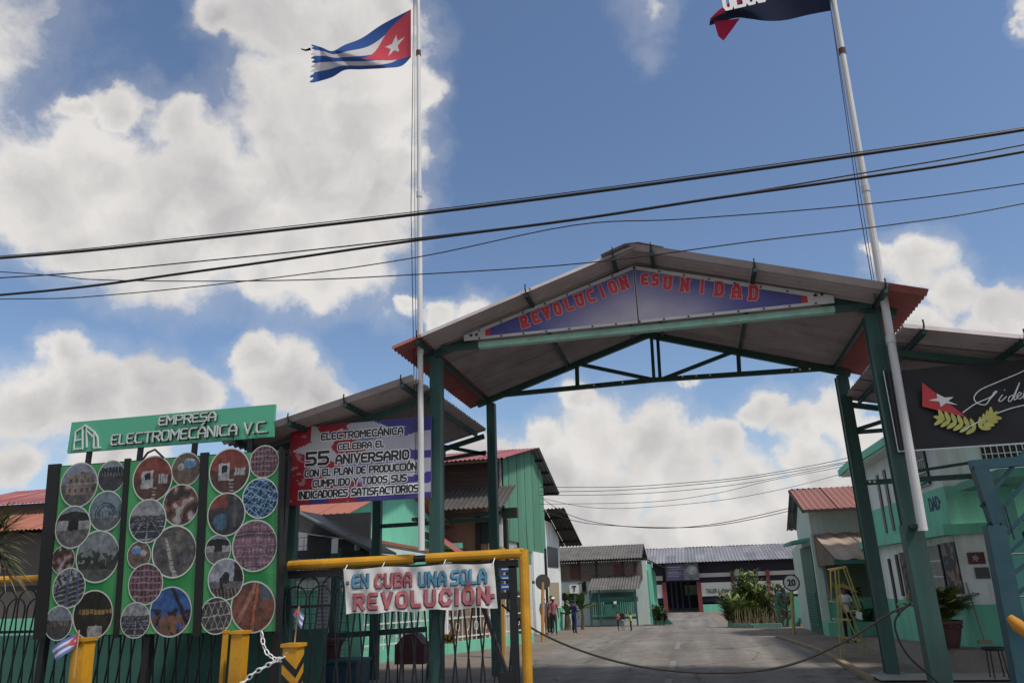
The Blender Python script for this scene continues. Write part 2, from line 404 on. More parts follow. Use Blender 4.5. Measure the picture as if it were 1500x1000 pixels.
def tube_cs(b, pts, w, d, R_, U_, N_):
    """flat elliptical stroke through pts"""
    n = len(pts); base = len(b.v)
    for i, p in enumerate(pts):
        a_, c = pts[max(i-1, 0)], pts[min(i+1, n-1)]
        closed = (pts[0]-pts[-1]).length < 1e-6 and n > 2
        if closed and i == 0: a_ = pts[-2]
        if closed and i == n-1: c = pts[1]
        d1 = (p-a_).normalized() if (p-a_).length > 1e-9 else (c-p).normalized(); d2 = (c-p).normalized() if (c-p).length > 1e-9 else d1
        t = (d1+d2).normalized(); s = N_.cross(t).normalized(); k = 1/max(.62, t.dot(d1))
        q = p
        if not closed and i == 0: q = p - t*w*.5
        if not closed and i == n-1: q = p + t*w*.5
        for (x, z) in ((-1,0),(-.8,.9),(.8,.9),(1,0)): b.v.append(q + s*(x*w/2*k) + N_*(z*d))
    for i in range(n-1):
        for j in range(3):
            a = base+i*4+j; b.f.append((a, a+1, a+5, a+4)); b.m.append(0)
        
def stroke(s, P, h, xs, w, mat, parent, right=(1,0,0), up=(0,0,1), gap=.28, d=.002, off=0, rot=0, serif=False, name='lettering', warp=None, round_=False, fit=None):
    """P = centre of the line; h cap height; xs letter width / h"""
    R_ = Vector(right).normalized(); U_ = Vector(up).normalized(); N_ = R_.cross(U_).normalized()
    R2 = R_*math.cos(rot) + U_*math.sin(rot); U2 = U_*math.cos(rot) - R_*math.sin(rot)
    if fit:
        n_ = sum(GW.get({'Á':'A','Ó':'O'}.get(ch, ch), 1.0) for ch in s) + gap*(len(s)-1); xs = (fit-w)/n_/h
    W0 = h*xs; g_ = gap*W0; tot = 0; lay = []
    for ch in s:
        base = {'Á':'A','Ó':'O'}.get(ch, ch); gw = GW.get(base, 1.0)*W0; lay.append((ch, base, tot, gw)); tot += gw + g_
    tot -= g_; b = MB(); P = Vector(P); k = 0
    for ch, base, x0, gw in lay:
        if base == ' ': continue
        if round_ and base == 'C': base = 'c'
        pl_ = [list(q) for q in GL[base]]
        if ch in 'ÁÓ': pl_ = pl_ + [[(.42,1.22),(.68,1.42)]]
        if serif:
            ex = []
            for q in pl_:
                for (x, y) in (q[0], q[-1]):
                    if y in (0, 1) and base not in 'COS': ex.append([(x-.16, y), (x+.16, y)])
            pl_ += ex
        for q in pl_:
            k += 1
            pts = [P + R2*(x0 - tot/2 + (x if base != 'I' else .5)*gw) + U2*(y-.5)*h + N_*(off + k*d*.09) for x, y in q]
            runs, cur = [], [pts[0]]
            for i_ in range(1, len(pts)):       # break the stroke at sharp corners
                cur.append(pts[i_])
                if i_ < len(pts)-1 and (pts[i_]-pts[i_-1]).normalized().dot((pts[i_+1]-pts[i_]).normalized()) < .3: runs.append(cur); cur = [pts[i_]]
            runs.append(cur)
            for i_, rn in enumerate(runs):
                if warp:
                    rn = [rn[a_].lerp(rn[a_+1], f_/3) for a_ in range(len(rn)-1) for f_ in range(3)] + [rn[-1]]; rn = [warp(p) for p in rn]
                tube_cs(b, [p + N_*(.0003*i_) for p in rn], w, d, R_, U_, N_)
    return b.build(name, mat, parent)
def pgrid(name, pos, nx, ny, col, parent=None, mat=None):
    """printed surface: pos(u,v)->point, col(u,v)->rgb or None (u right, v up)"""
    b = MB(); idx = {}; cols = []
    def vi(i, j):
        if (i, j) not in idx: idx[i, j] = len(b.v); b.v.append(Vector(pos(i/nx, j/ny)))
        return idx[i, j]
    for i in range(nx):
        for j in range(ny):
            c = col((i+.5)/nx, (j+.5)/ny)
            if c is None: continue
            b.f.append((vi(i,j), vi(i+1,j), vi(i+1,j+1), vi(i,j+1))); b.m.append(0); cols.append(c)
    o = b.build(name, mat or print_mat(), parent)
    ca = o.data.color_attributes.new('Col', 'FLOAT_COLOR', 'CORNER'); k = 0
    arr = []
    for c in cols: arr += [c[0], c[1], c[2], 1.0]*4
    ca.data.foreach_set('color', arr); return o
def nz(x, y, s=1.0): return noise.noise(Vector((x*s, y*s, 3.7)))
def lerp(a, b, t): return tuple(a[i] + (b[i]-a[i])*t for i in range(3))
def star_in(x, y, cx, cy, r, rot=0):
    dx, dy = x-cx, y-cy; d = math.hypot(dx, dy)
    if d > r: return False
    a = (math.atan2(dx, dy) + rot) % (2*math.pi/5); a = min(a, 2*math.pi/5 - a)
    ri = r*.382; ax, ay = 0, r; bx, by = ri*math.sin(math.pi/5), ri*math.cos(math.pi/5)
    px, py = d*math.sin(a), d*math.cos(a)
    return (bx-ax)*(py-ay) - (by-ay)*(px-ax) <= 0
def star_poly(c, r, right, up, rot=0, ri=.4):
    c = Vector(c); right = Vector(right); up = Vector(up); out = []
    for k in range(10):
        a = rot + k*math.pi/5; q = r if k % 2 == 0 else r*ri
        out.append(c + right*q*math.sin(a) + up*q*math.cos(a))
    return out
def struct(o): o['kind'] = 'structure'; return o

# ------------------------------------------------------------------ ground, road, kerbs
def gmat():
    m = bpy.data.materials.new('ground'); m.use_nodes = True; t = m.node_tree; b = t.nodes['Principled BSDF']
    tcx = t.nodes.new('ShaderNodeTexCoord')
    def no(s, d, r=.6):
        n = t.nodes.new('ShaderNodeTexNoise'); n.inputs['Scale'].default_value = s; n.inputs['Detail'].default_value = d; n.inputs['Roughness'].default_value = r
        t.links.new(tcx.outputs['Object'], n.inputs['Vector']); return n.outputs[0]
    return m, t, b, no
def ground_material(name, c1, c2, c3, rough=.9, cracks=False):
    m, t, b, no = gmat(); m.name = name
    r1 = t.nodes.new('ShaderNodeValToRGB'); r1.color_ramp.elements[0].position = .35; r1.color_ramp.elements[1].position = .68
    r1.color_ramp.elements[0].color = (*c1, 1); r1.color_ramp.elements[1].color = (*c2, 1); t.links.new(no(.35, 8, .65), r1.inputs[0])
    r2 = t.nodes.new('ShaderNodeMapRange'); r2.inputs[1].default_value = .5; r2.inputs[2].default_value = .7; t.links.new(no(1.7, 9, .7), r2.inputs[0])
    mx = t.nodes.new('ShaderNodeMix'); mx.data_type = 'RGBA'; t.links.new(r2.outputs[0], mx.inputs[0]); t.links.new(r1.outputs[0], mx.inputs[6]); mx.inputs[7].default_value = (*c3, 1)
    g = t.nodes.new('ShaderNodeMapRange'); g.inputs[3].default_value = .75; g.inputs[4].default_value = 1.25; t.links.new(no(40, 4, .7), g.inputs[0])
    mm = t.nodes.new('ShaderNodeMix'); mm.data_type = 'RGBA'; mm.blend_type = 'MULTIPLY'; mm.inputs[0].default_value = 1
    t.links.new(mx.outputs[2], mm.inputs[6]); t.links.new(g.outputs[0], mm.inputs[7]); t.links.new(mm.outputs[2], b.inputs['Base Color'])
    if cracks:
        tcn = t.nodes.new('ShaderNodeTexCoord'); mpn = t.nodes.new('ShaderNodeMapping'); mpn.inputs['Scale'].default_value = (1, .045, 1); t.links.new(tcn.outputs['Object'], mpn.inputs[0])
        ns = t.nodes.new('ShaderNodeTexNoise'); ns.inputs['Scale'].default_value = 1.5; ns.inputs['Detail'].default_value = 5; t.links.new(mpn.outputs[0], ns.inputs['Vector'])
        ms = t.nodes.new('ShaderNodeMapRange'); ms.inputs[1].default_value = .35; ms.inputs[2].default_value = .65; ms.inputs[3].default_value = .74; ms.inputs[4].default_value = 1.2; t.links.new(ns.outputs[0], ms.inputs[0])
        wn = t.nodes.new('ShaderNodeTexNoise'); wn.inputs['Scale'].default_value = .9; wn.inputs['Detail'].default_value = 6; t.links.new(tcn.outputs['Object'], wn.inputs['Vector'])
        wm = t.nodes.new('ShaderNodeMix'); wm.data_type = 'RGBA'; wm.inputs[0].default_value = .55; t.links.new(tcn.outputs['Object'], wm.inputs[6]); t.links.new(wn.outputs[1], wm.inputs[7])
        vo = t.nodes.new('ShaderNodeTexVoronoi'); vo.feature = 'DISTANCE_TO_EDGE'; vo.inputs['Scale'].default_value = .85; t.links.new(wm.outputs[2], vo.inputs['Vector'])
        vm = t.nodes.new('ShaderNodeMapRange'); vm.inputs[1].default_value = .002; vm.inputs[2].default_value = .016; vm.inputs[3].default_value = .45; vm.inputs[4].default_value = 1; t.links.new(vo.outputs[0], vm.inputs[0])
        m1 = t.nodes.new('ShaderNodeMath'); m1.operation = 'MULTIPLY'; t.links.new(ms.outputs[0], m1.inputs[0]); t.links.new(vm.outputs[0], m1.inputs[1])
        m3 = t.nodes.new('ShaderNodeMix'); m3.data_type = 'RGBA'; m3.blend_type = 'MULTIPLY'; m3.inputs[0].default_value = 1
        t.links.new(mm.outputs[2], m3.inputs[6]); t.links.new(m1.outputs[0], m3.inputs[7]); t.links.new(m3.outputs[2], b.inputs['Base Color'])
    b.inputs['Roughness'].default_value = rough
    bp = t.nodes.new('ShaderNodeBump'); bp.inputs['Strength'].default_value = .5; bp.inputs['Distance'].default_value = .02; t.links.new(no(25, 6, .7), bp.inputs['Height']); t.links.new(bp.outputs[0], b.inputs['Normal'])
    return m
def strip(name, ys, xl, xr, dz, mat, nx=1):
    b = MB()
    for y in ys:
        for i in range(nx+1):
            x = xl(y) + (xr(y)-xl(y))*i/nx; b.v.append(Vector((x, y, zg(y)+dz)))
    for j in range(len(ys)-1):
        for i in range(nx):
            a = j*(nx+1)+i; b.f.append((a, a+1, a+nx+2, a+nx+1)); b.m.append(0)
    return b.build(name, mat)
ysall = [-60, -20, 0, 10, 20, 28, 30, 32, 34, 36, 38, 40, 42, 44, 46, 60, 85, 120, 400, 1500]
struct(strip('ground', ysall, lambda y: -900, lambda y: 900, 0, ground_material('dusty_ground', (.155,.125,.10), (.21,.175,.145), (.11,.09,.075))))
roadm = ground_material('worn_asphalt', (.155,.139,.122), (.215,.193,.172), (.10,.089,.078), cracks=True)
ysr = [17.0, 20, 24, 28, 30, 32, 34, 36, 38, 40, 42, 44, 46, 55, 65, 75, 84.5]
def rl(y): return -4.4 if y < 44 else (-4.4 + (y-44)*.1 if y < 60 else -2.9 - (y-60)*.06)
def rrx(y): return 3.0 if y < 24 else (3.0 - (y-24)*.11 if y < 40 else 1.24 - (y-40)*.008)
struct(strip('road', ysr, lambda y: rl(y)+.15*nz(y,1,.4), lambda y: rrx(y)+.12*nz(y,5,.4), .004, roadm))
struct(strip('forecourt', [-20, 0, 8, 16.99], lambda y: -30, lambda y: 30, .004, ground_material('forecourt_concrete', (.15,.137,.125), (.20,.187,.17), (.10,.093,.085), cracks=True)))
struct(strip('pavement', [16.2, 17.28], lambda y: 3.15, lambda y: 12, .04, concrete))
dash = M('worn_road_paint', (.20,.185,.172), .8, .4, 8, .1, dirt=(.2,.19,.18), dirtamt=.9)
for (y0, y1) in ((14.2, 17.0), (17.9, 20.6), (24, 27)):
    o = strip('road_marking', [y0, (y0+y1)/2, y1], lambda y: -.78, lambda y: -.64, .009, dash); tag(o, kind='structure')
b = MB(); pts = [(3.02, 16.5), (3.05, 19), (3.06, 21), (3.0, 23), (2.75, 25.5), (2.5, 28)]
for (x0, y0), (x1, y1) in zip(pts, pts[1:]): b.beam((x0, y0, zg(y0)+.03), (x1, y1, zg(y1)+.03), .14, .09)
struct(b.build('kerb', M('yellow_kerb', (.26,.20,.12), .85, .3, 5, .1, dirt=(.2,.17,.14), dirtamt=.9)))

# ------------------------------------------------------------------ gate canopy
ZR, ZE, XR, XL, XRR = 7.55, 6.12, -.51, -5.0, 4.05
YF, YB = 12.3, 17.45
slL = (ZR-ZE)/(XR-XL); slR = (ZR-ZE)/(XRR-XR)
def zroof(x): return ZR - (XR-x)*slL if x < XR else ZR - (x-XR)*slR
g = thing('gate_canopy', (-.5, 15, 0), 'tall green steel gateway with pitched corrugated roof spanning the entrance road', 'gateway')
def ibeam(b, x, y, z0, z1, w=.24, d=.28):
    b.box((x-w/2, y-d/2, z0), (x+w/2, y-d/2+.025, z1)); b.box((x-w/2, y+d/2-.025, z0), (x+w/2, y+d/2, z1)); b.box((x-.1, y-d/2+.025, z0), (x+.1, y+d/2-.025, z1))
    return b
for (x, y, w, lab) in ((-4.42, 13.2, .21, None), (3.38, 13.2, .24, None), (-4.38, 17.2, .19, None), (3.57, 17.2, .24, None)):
    p = ibeam(MB(), x, y, 0, zroof(x)-.22, w, w*1.15).build('post', steel, g)
    q = box('base_plate', (x-.25, y-.25, .004), (x+.25, y+.25, .05), concrete, g)
q = box('post_sleeve', (3.24, 13.05, 0), (3.52, 13.35, 2.62), steel, g)
nsh = 6; dy = (YB-YF)/nsh
for i in range(nsh):
    y = YF + i*dy; lift = .003*(i % 2)
    for (xe, xi, m) in ((XL, -4.45, rustred), (-4.45, -2.4, under), (-2.4, XR, under)):
        xe2 = xe; P = (xe2, y, zroof(xe2)+lift); V = Vector((xi+.0, 0, zroof(xi))) - Vector((xe2, 0, zroof(xe2)))
        corr('roof_sheet', m, g, P, (0, dy*1.06, 0), (V.x*1.02, 0, V.z*1.02), .17, .048)
    for (xe, xi, m) in ((XRR, 3.5, rustred), (3.5, 1.5, under), (1.5, XR, under)):
        V = Vector((xi, 0, zroof(xi))) - Vector((xe, 0, zroof(xe)))
        corr('roof_sheet', m, g, (xe, y, zroof(xe)+lift), (0, dy*1.06, 0), (V.x*1.02, 0, V.z*1.02), .17, .048)
b = MB()
for i in range(8):
    y0 = YF-.05 + (YB-YF+.1)*i/8; y1 = YF-.05 + (YB-YF+.1)*(i+1)/8
    rp = [(XR-.55, zroof(XR-.55)+.05), (XR-.12, ZR+.03), (XR+.12, ZR+.03), (XR+.55, zroof(XR+.55)+.05)]
    for (xa, za), (xb, zb) in zip(rp, rp[1:]): b.quad((xa,y0,za), (xb,y0,zb), (xb,y1,zb), (xa,y1,za))
b.build('ridge_cap', under, g)
for x in (-4.5, -2.45, -.85, -.18, 1.5, 3.45):          # purlins under the sheets with hook bolts over the edge
    z = zroof(x)-.075
    MB().beam((x, YF+.02, z), (x, YB-.02, z), .06, .09).build('purlin', steel_d, g)
    MB().tube([(x, YF+.03, z+.02), (x, YF-.03, z+.1), (x, YF-.02, z+.18)], .014, 5).build('bolt', iron, g)
for yy in (13.2, 17.2):
    for xa in (XL+.28, XRR-.28):
        z0 = zroof(xa)-.115; z1 = zroof(XR)-.115
        MB().beam((xa, yy, z0), (XR, yy, z1), .11, .13).build('rafter', steel, g)
# front tie beam (middle span coloured paler, as if catching light) and rear truss
zb = 6.27
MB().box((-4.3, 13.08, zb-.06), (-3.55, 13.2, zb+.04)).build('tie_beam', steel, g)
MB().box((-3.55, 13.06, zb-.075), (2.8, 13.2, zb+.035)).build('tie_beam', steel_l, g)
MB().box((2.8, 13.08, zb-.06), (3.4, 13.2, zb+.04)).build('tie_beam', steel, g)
YT = 17.2
def TB(name, p, q, w=.09):
    P = at(*p, YT); Q = at(*q, YT); P.y = Q.y = YT
    return MB().beam(P, Q, w, w).build(name, steel, g)
TB('truss_chord', (730,579), (962,556), .10); TB('truss_chord', (962,556), (1232,538), .10)
TB('truss_strut', (845,533), (846,570)); TB('truss_strut', (1081,511), (1083,548))
TB('truss_strut', (954,490), (958,556), .075); TB('truss_strut', (963,490), (967,556), .075)
TB('truss_brace', (852,534), (957,556), .08); TB('truss_brace', (1074,515), (968,556), .08)
for px, py in ((870,565),(912,561),(1000,552),(1020,551),(1040,550),(1160,543),(1172,542),(1186,541)):
    P = at(px, py-1, YT-.07); MB().box(P-Vector((.02,.01,.02)), P+Vector((.02,.01,.02))).build('bolt', whitep, g)

# side canopies -----------------------------------------------------
def side(name, label, xhi, xlo, zhi, zlo, posts):
    t = thing(name, ((xhi+xlo)/2, 15, 0), label, 'canopy')
    n = 6; dy = (17.35-12.3)/n
    xm = (xhi+xlo)/2; zm = (zhi+zlo)/2
    for i in range(n):
        for (xa, za, xb, zb_) in ((xhi, zhi, xm, zm), (xm, zm, xlo, zlo)):
            P0 = (xa, 12.3+i*dy, za + .003*(i % 2)); corr('roof_sheet', under, t, P0, (0, dy*1.06, 0), ((xb-xa)*1.02, 0, (zb_-za)*1.02), .17, .048)
    for k in range(4):
        f = .06 + .88*k/3; x = xhi + (xlo-xhi)*f; z = zhi + (zlo-zhi)*f - .075
        MB().beam((x, 12.32, z), (x, 17.33, z), .06, .09).build('purlin', steel_d, t)
        MB().tube([(x, 12.33, z+.02), (x, 12.27, z+.1), (x, 12.28, z+.18)], .014, 5).build('bolt', iron, t)
    for yy in (13.2, 17.2):
        MB().beam((xhi, yy, zhi-.2), (xlo, yy, zlo-.2), .09, .11).build('rafter', steel, t)
    for (x, y, z) in posts: ibeam(MB(), x, y, 0, z, .17, .2).build('post', steel, t)
    return t
cl = side('side_canopy', 'lean-to corrugated canopy left of the gateway, above the red and blue anniversary banner', -4.57, -8.3, 5.52, 4.62, [(-7.25, 17.2, 4.7), (-7.3, 13.25, 4.7)])
cr = side('side_canopy', 'lean-to corrugated canopy right of the gateway, above the black banner', 3.60, 8.2, 5.62, 4.6, [(7.6, 13.25, 4.6), (7.6, 17.2, 4.6)])
def beamat(t, name, p, q, Y, w=.08, mat=None):
    return MB().beam(at(*p, Y), at(*q, Y), w, w).build(name, mat or steel, t)
beamat(cl, 'truss_brace', (648,653), (711,665), 17.2); beamat(cl, 'truss_chord', (646,673), (712,662), 17.2); beamat(cl, 'truss_strut', (650,652), (650,672), 17.2)
beamat(cl, 'rail', (548,771), (720,760), 17.2, .09)
beamat(cl, 'bracket', (622,641), (640,654), 13.3, .12); beamat(cl, 'bracket', (622,783), (640,790), 13.3, .12)
beamat(cr, 'truss_brace', (1252,630), (1302,614), 17.2); beamat(cr, 'truss_chord', (1252,633), (1306,629), 17.2)
beamat(cr, 'rail', (1262,707), (1440,696), 17.2, .1); beamat(cr, 'rail', (1340,690), (1424,677), 15.0, .05)
for px in (1268, 1274, 1281): 
    P = at(px, 705, 17.1); MB().box(P-Vector((.022,.01,.022)), P+Vector((.022,.01,.022))).build('bolt', whitep, cr)  # white squares paint in the bright holes through the rail

# ------------------------------------------------------------------ gable sign
YS = 12.92
gs = thing('gable_sign', (-.5, YS, 6.3), 'long triangular purple sign with red lettering in the gateway gable', 'sign')
zb0 = 6.31
XA, XBn = -3.79, 2.78
za = 7.42; zl = 6.42; xm = -.53
whiteedge = M('sign_border', (.52,.52,.53), .5, .08, 3, 0, dirt=(.3,.27,.24), dirtamt=.3)
for sx, (x0, x1) in ((-1, (XA, xm-.012)), (1, (xm+.012, XBn))):
    if sx < 0: pts = [(x0, YS, zb0), (x1, YS, zb0), (x1, YS, za), (x0, YS, zl)]
    else: pts = [(x0, YS, zb0), (x1, YS, zb0), (x1, YS, zl+.02), (x0, YS, za)]
    MB().prism(pts, (0, .03, 0)).build('sign_board', whiteedge, gs)
    def pos(u, v, sx=sx):
        if sx < 0: X0, X1 = XA+.42, xm-.02
        else: X0, X1 = xm+.02, XBn-.42
        x = X0 + (X1-X0)*u; f = (x-XA)/(xm-XA) if sx < 0 else (XBn-x)/(XBn-xm)
        top = zl + (za-zl)*f - .07; bot = zb0+.05
        return (x, YS-.004, bot + (top-bot)*v)
    def col(u, v, sx=sx):
        f = u if sx < 0 else 1-u
        if f < .03: return (.5, .05, .06)
        c = lerp((.085,.08,.29), (.13,.14,.34), f)
        w = max(0, (1-v*1.15))*max(0, min(1, (f-.35)*1.7)); w += .12*nz(u*3, v*2, 2)*f
        return lerp(c, (.46,.42,.50), max(0, min(1, w*1.2)))
    pgrid('printed_field', pos, 90, 20, col, gs)
def letters(s, p0, p1, size, bend=0, y=YS-.012):
    n = len(s)
    for i, ch in enumerate(s):
        if ch == ' ': continue
        t = i/(n-1); px = p0[0] + (p1[0]-p0[0])*t; py = p0[1] + (p1[1]-p0[1])*t + bend*4*t*(1-t)
        P = at(px, py, y); sl_ = math.atan2(-(p1[1]-p0[1]), (p1[0]-p0[0]))
        sz = size[0] + (size[1]-size[0])*t
        rt = sl_*.8 - .05
        M('letter_edge', (.62,.35,.38), .5, .05, 2, 0)
        nar = .46
        stroke(ch, P + Vector((0, .004, 0)), sz*.52, nar, .082, MC['letter_edge'], gs, rot=rt, serif=True, d=.001, name='letter_edge')
        stroke(ch, P, sz*.52, nar, .056, redp, gs, rot=rt, serif=True, d=.002, name='letter')
letters('REVOLUCION', (768,471), (914,414), (.36,.40))
letters('ES', (944,409), (960,410), (.33,.33))
letters('UNIDAD', (978,414), (1104,429), (.40,.43))
for px, py in ((690,491),(698,490),(1195,432),(1204,431)):
    P = at(px, py, YS-.006); MB().poly(star_poly(P, .045, (1,0,0), (0,0,1))).build('star', letterk, gs)
for i in range(15):
    x = XA + .3 + (XBn-XA-.6)*i/14
    for z in (zb0+.02, (zl + (za-zl)*((x-XA)/(xm-XA) if x < xm else (XBn-x)/(XBn-xm)))-.035):
        P = Vector((x, YS-.008, z)); MB().box(P-Vector((.014,.006,.014)), P+Vector((.014,.004,.014))).build('bolt', iron, gs)

# ------------------------------------------------------------------ flagpoles
def flagpole(label, p0, p1, Y, r, cat='flagpole', clamps=()):
    a = at(*p0, Y); c = at(*p1, Y); d = (c-a); top = a + d*1.12
    t = thing('flagpole', a, label, cat, 'flagpoles at the gateway posts')
    n = 7; segs = [a + (top-a)*(i/n) for i in range(n+1)]
    rs = [r*(1.0 - .36*i/n) for i in range(n+1)]
    MB().tube(segs, rs, 12).build('pole', polew, t)
    for f in (.27, .52, .78):
        q = a + (top-a)*f; rr_ = r*(1-.36*f)+.012
        MB().tube([q, q+d.normalized()*.12], rr_, 12).build('joint', rust if f > .6 else polew, t)
    s = -.16
    MB().tube([a+Vector((s*.6, -.05, 1.2)), (a+top)/2+Vector((s, -.05, 0)), top+Vector((s*.4,-.05,0))], .008, 5).build('halyard', wirem, t)
    MB().tube([a+Vector((-r-.02, -.03, 1.2)), (a+top)/2+Vector((-r-.03, -.03, 0)), top+Vector((-r,-.03,0))], .006, 5).build('halyard', wirem, t)
    for (cx, cy) in clamps:
        P = at(cx, cy, Y); MB().beam(P+Vector((-.06,-.02,0)), P+Vector((.0,.35,0)), .1, .06).build('clamp', iron, t)
    return t
flagpole('tall white flagpole flying the striped flag, left gateway post', (617.5,806), (612.5,0), 12.72, .058, clamps=((612,760),))
flagpole('tall leaning white flagpole with peeling base, flying the black and red flag', (1352,777), (1221,0), 12.75, .073, clamps=((1346,770),))

# flags
def flag_mat():
    m = bpy.data.materials.new('flag_fabric'); m.use_nodes = True; t = m.node_tree; b = t.nodes['Principled BSDF']
    a = t.nodes.new('ShaderNodeAttribute'); a.attribute_name = 'Col'; t.links.new(a.outputs['Color'], b.inputs['Base Color'])
    b.inputs['Roughness'].default_value = 1; b.inputs['Specular IOR Level'].default_value = .05
    tr = t.nodes.new('ShaderNodeBsdfTranslucent'); t.links.new(a.outputs['Color'], tr.inputs[0]); mx = t.nodes.new('ShaderNodeMixShader'); mx.inputs[0].default_value = .35
    t.links.new(b.outputs[0], mx.inputs[1]); t.links.new(tr.outputs[0], mx.inputs[2]); t.links.new(mx.outputs[0], t.nodes['Material Output'].inputs[0]); return m
FM = flag_mat()
def smooth(pts, t):
    n = len(pts)-1; x = t*n; i = min(int(x), n-1); f = x-i
    p = [pts[max(i-1,0)], pts[i], pts[i+1], pts[min(i+2,n)]]
    return tuple(.5*((2*p[1][k]) + (-p[0][k]+p[2][k])*f + (2*p[0][k]-5*p[1][k]+4*p[2][k]-p[3][k])*f*f + (-p[0][k]+3*p[1][k]-3*p[2][k]+p[3][k])*f**3) for k in range(2))
top = [(602,14),(560,36),(530,56),(505,66),(487,75),(472,70),(456,65)]
bot = [(602,84),(588,97),(565,100),(530,102),(505,103),(485,114),(453,123)]
blueF, whF, redF = (.045,.10,.30), (.62,.60,.60), (.55,.08,.11)
def cpos(u, v):
    s = 1-u; a = smooth(top, s); c = smooth(bot, s); vv = 1-v
    vv = vv + .13*math.sin(math.pi*vv)*math.sin(s*6.2-.6)
    px = a[0] + (c[0]-a[0])*vv; py = a[1] + (c[1]-a[1])*vv
    return at(px, py, 12.72 + .26*math.sin(s*8+vv*2.4)*min(1, s*3) + .12*math.sin(s*17+vv*5)*s)
def ccol(u, v):
    s = 1-u; w = 1-v
    if s > .972 + .028*nz(w*14, 1, 1) + .02*math.sin(w*60): return None
    x = s*1.9; y = w-.5
    if x < .866*(1-abs(y)*2)*.98:
        return whF if star_in(x, y, .29, 0, .18, .2) else redF
    k = int(w*5); return blueF if k % 2 == 0 else whF
cf = pgrid('flag', cpos, 170, 90, ccol, None, FM); cf.name = 'flag'
for p in cf.data.polygons: p.use_smooth = True
tl = MB().tube([at(455,72,12.6), at(448,74,12.58), at(441,72,12.55)], [.03,.02,.012], 5).build('torn_strip', FM, cf)
tag(cf, 'striped blue and white flag with red triangle and star flying from the left flagpole', 'flag')
top2 = [(1217,-70),(1170,-62),(1130,-48),(1095,-28),(1070,2),(1052,16),(1040,28)]
bot2 = [(1217,16),(1185,22),(1150,30),(1122,31),(1098,28),(1076,27),(1039,38)]
def mpos(u, v):
    s = 1-u; a = smooth(top2, s); c = smooth(bot2, s); w = 1-v
    return at(a[0]+(c[0]-a[0])*w, a[1]+(c[1]-a[1])*w, 12.75 + .18*math.sin(s*6+w)*min(1, s*3) + .08*math.sin(s*15+w*4)*s)
mf = pgrid('flag', mpos, 90, 50, lambda u, v: (.022,.026,.05) if v < .72 else (.30,.02,.05), None, FM)
for p in mf.data.polygons: p.use_smooth = True
tag(mf, 'black flag with white lettering and a red folded corner on the right flagpole', 'flag')
fold = pgrid('folded_corner', lambda u, v: at(1046+38*u+ (1-v)*(-2+ (1-u)*0) + (1-v)*(8-26*u*.6+ .0), 27+ (1-u)*5*1 + (1-v)*(12+18*(1-abs(u-.35)*1.4)) , 12.7-.05*v), 12, 10, lambda u, v: (.36,.025,.06), None, FM)
fold.parent = mf
stroke('26 DE JULIO', at(1128,-11,12.3), .30, 1, .07, whitep, mf, right=(-1,0,-.06), up=(-.02,0,1), gap=.45, fit=1.75)

# ------------------------------------------------------------------ anniversary banner
Yb = 12.98
P00 = at(428,740,Yb); P11 = at(632,609,Yb); x0, x1, z0, z1 = P00.x, P11.x, P00.z, P11.z
x0 = -7.30
ab = thing('anniversary_banner', ((x0+x1)/2, Yb, z0), 'red, white and blue printed banner announcing a 55th anniversary', 'banner')
box('panel', (x0, Yb, z0), (x1, Yb+.04, z1), M('panel_edge', (.10,.09,.22), .5, .1, 2, 0), ab)
def abcol(u, v):
    red = (.42,.03,.045); wh = (.44,.44,.52); bl = (.06,.05,.24); lav = (.24,.25,.45)
    n = .05*nz(u*2, v*2, 3)
    # blue wavy stripes on a pale field
    w = v + .22*math.sin(u*3.4+.6)*.6 + n
    c = wh
    s = (w*3.2 + u*.7) % 1.0
    if u > .42 and s < .36: c = lerp(lav, bl, min(1, max(0, (u-.42)*2.2)))
    if v < .06 + .12*max(0, .5-abs(u-.45)) : c = bl
    if v > .90 and u > .60 + (1-v)*1.2: c = bl
    # red jagged field at left with a big pale star
    if u < .40 + .14*math.sin(v*9+1) + .2*nz(u*3, v*6, 2): 
        c = lerp(red, (.30,.02,.035), .5+.8*nz(u*4, v*4, 2))
        if star_in(u*1.9, v, .42, .70, .40, .35): c = (.52,.50,.52)
    if u < .30 and v < .14+.05*math.sin(u*20): c = red if u < .16 else bl
    if nz(u*9, v*9, 2.5) > .42 and u < .5: c = lerp(c, (.5,.35,.38), .6)
    return c
pgrid('printed_field', lambda u, v: (x0+.01+(x1-x0-.02)*u, Yb-.003, z0+.01+(z1-z0-.02)*v), 120, 64, abcol, ab)
def ln(s, px, py, h, wpx, w):
    P = at(px, py, Yb-.004); ft = wpx/77.5
    stroke(s, P, h, 1, w+.034, whitep, ab, d=.002, gap=.42, fit=ft+.03)
    stroke(s, P + Vector((0,-.004,0)), h, 1, w, letterk, ab, d=.002, gap=.42, fit=ft)
ln('ELECTROMECÁNICA', 530, 635, .115, 129, .030)
ln('CELEBRA EL', 529, 652, .105, 73, .028)
ln('55', 465, 671, .22, 38, .055)
ln('ANIVERSARIO', 545, 669, .15, 114, .040)
ln('CON EL PLAN DE PRODUCCIÓN', 527, 688, .115, 173, .029)
ln('CUMPLIDO Y TODOS SUS', 526, 704, .115, 145, .029)
ln('INDICADORES SATISFACTORIOS', 524, 720, .118, 184, .030)

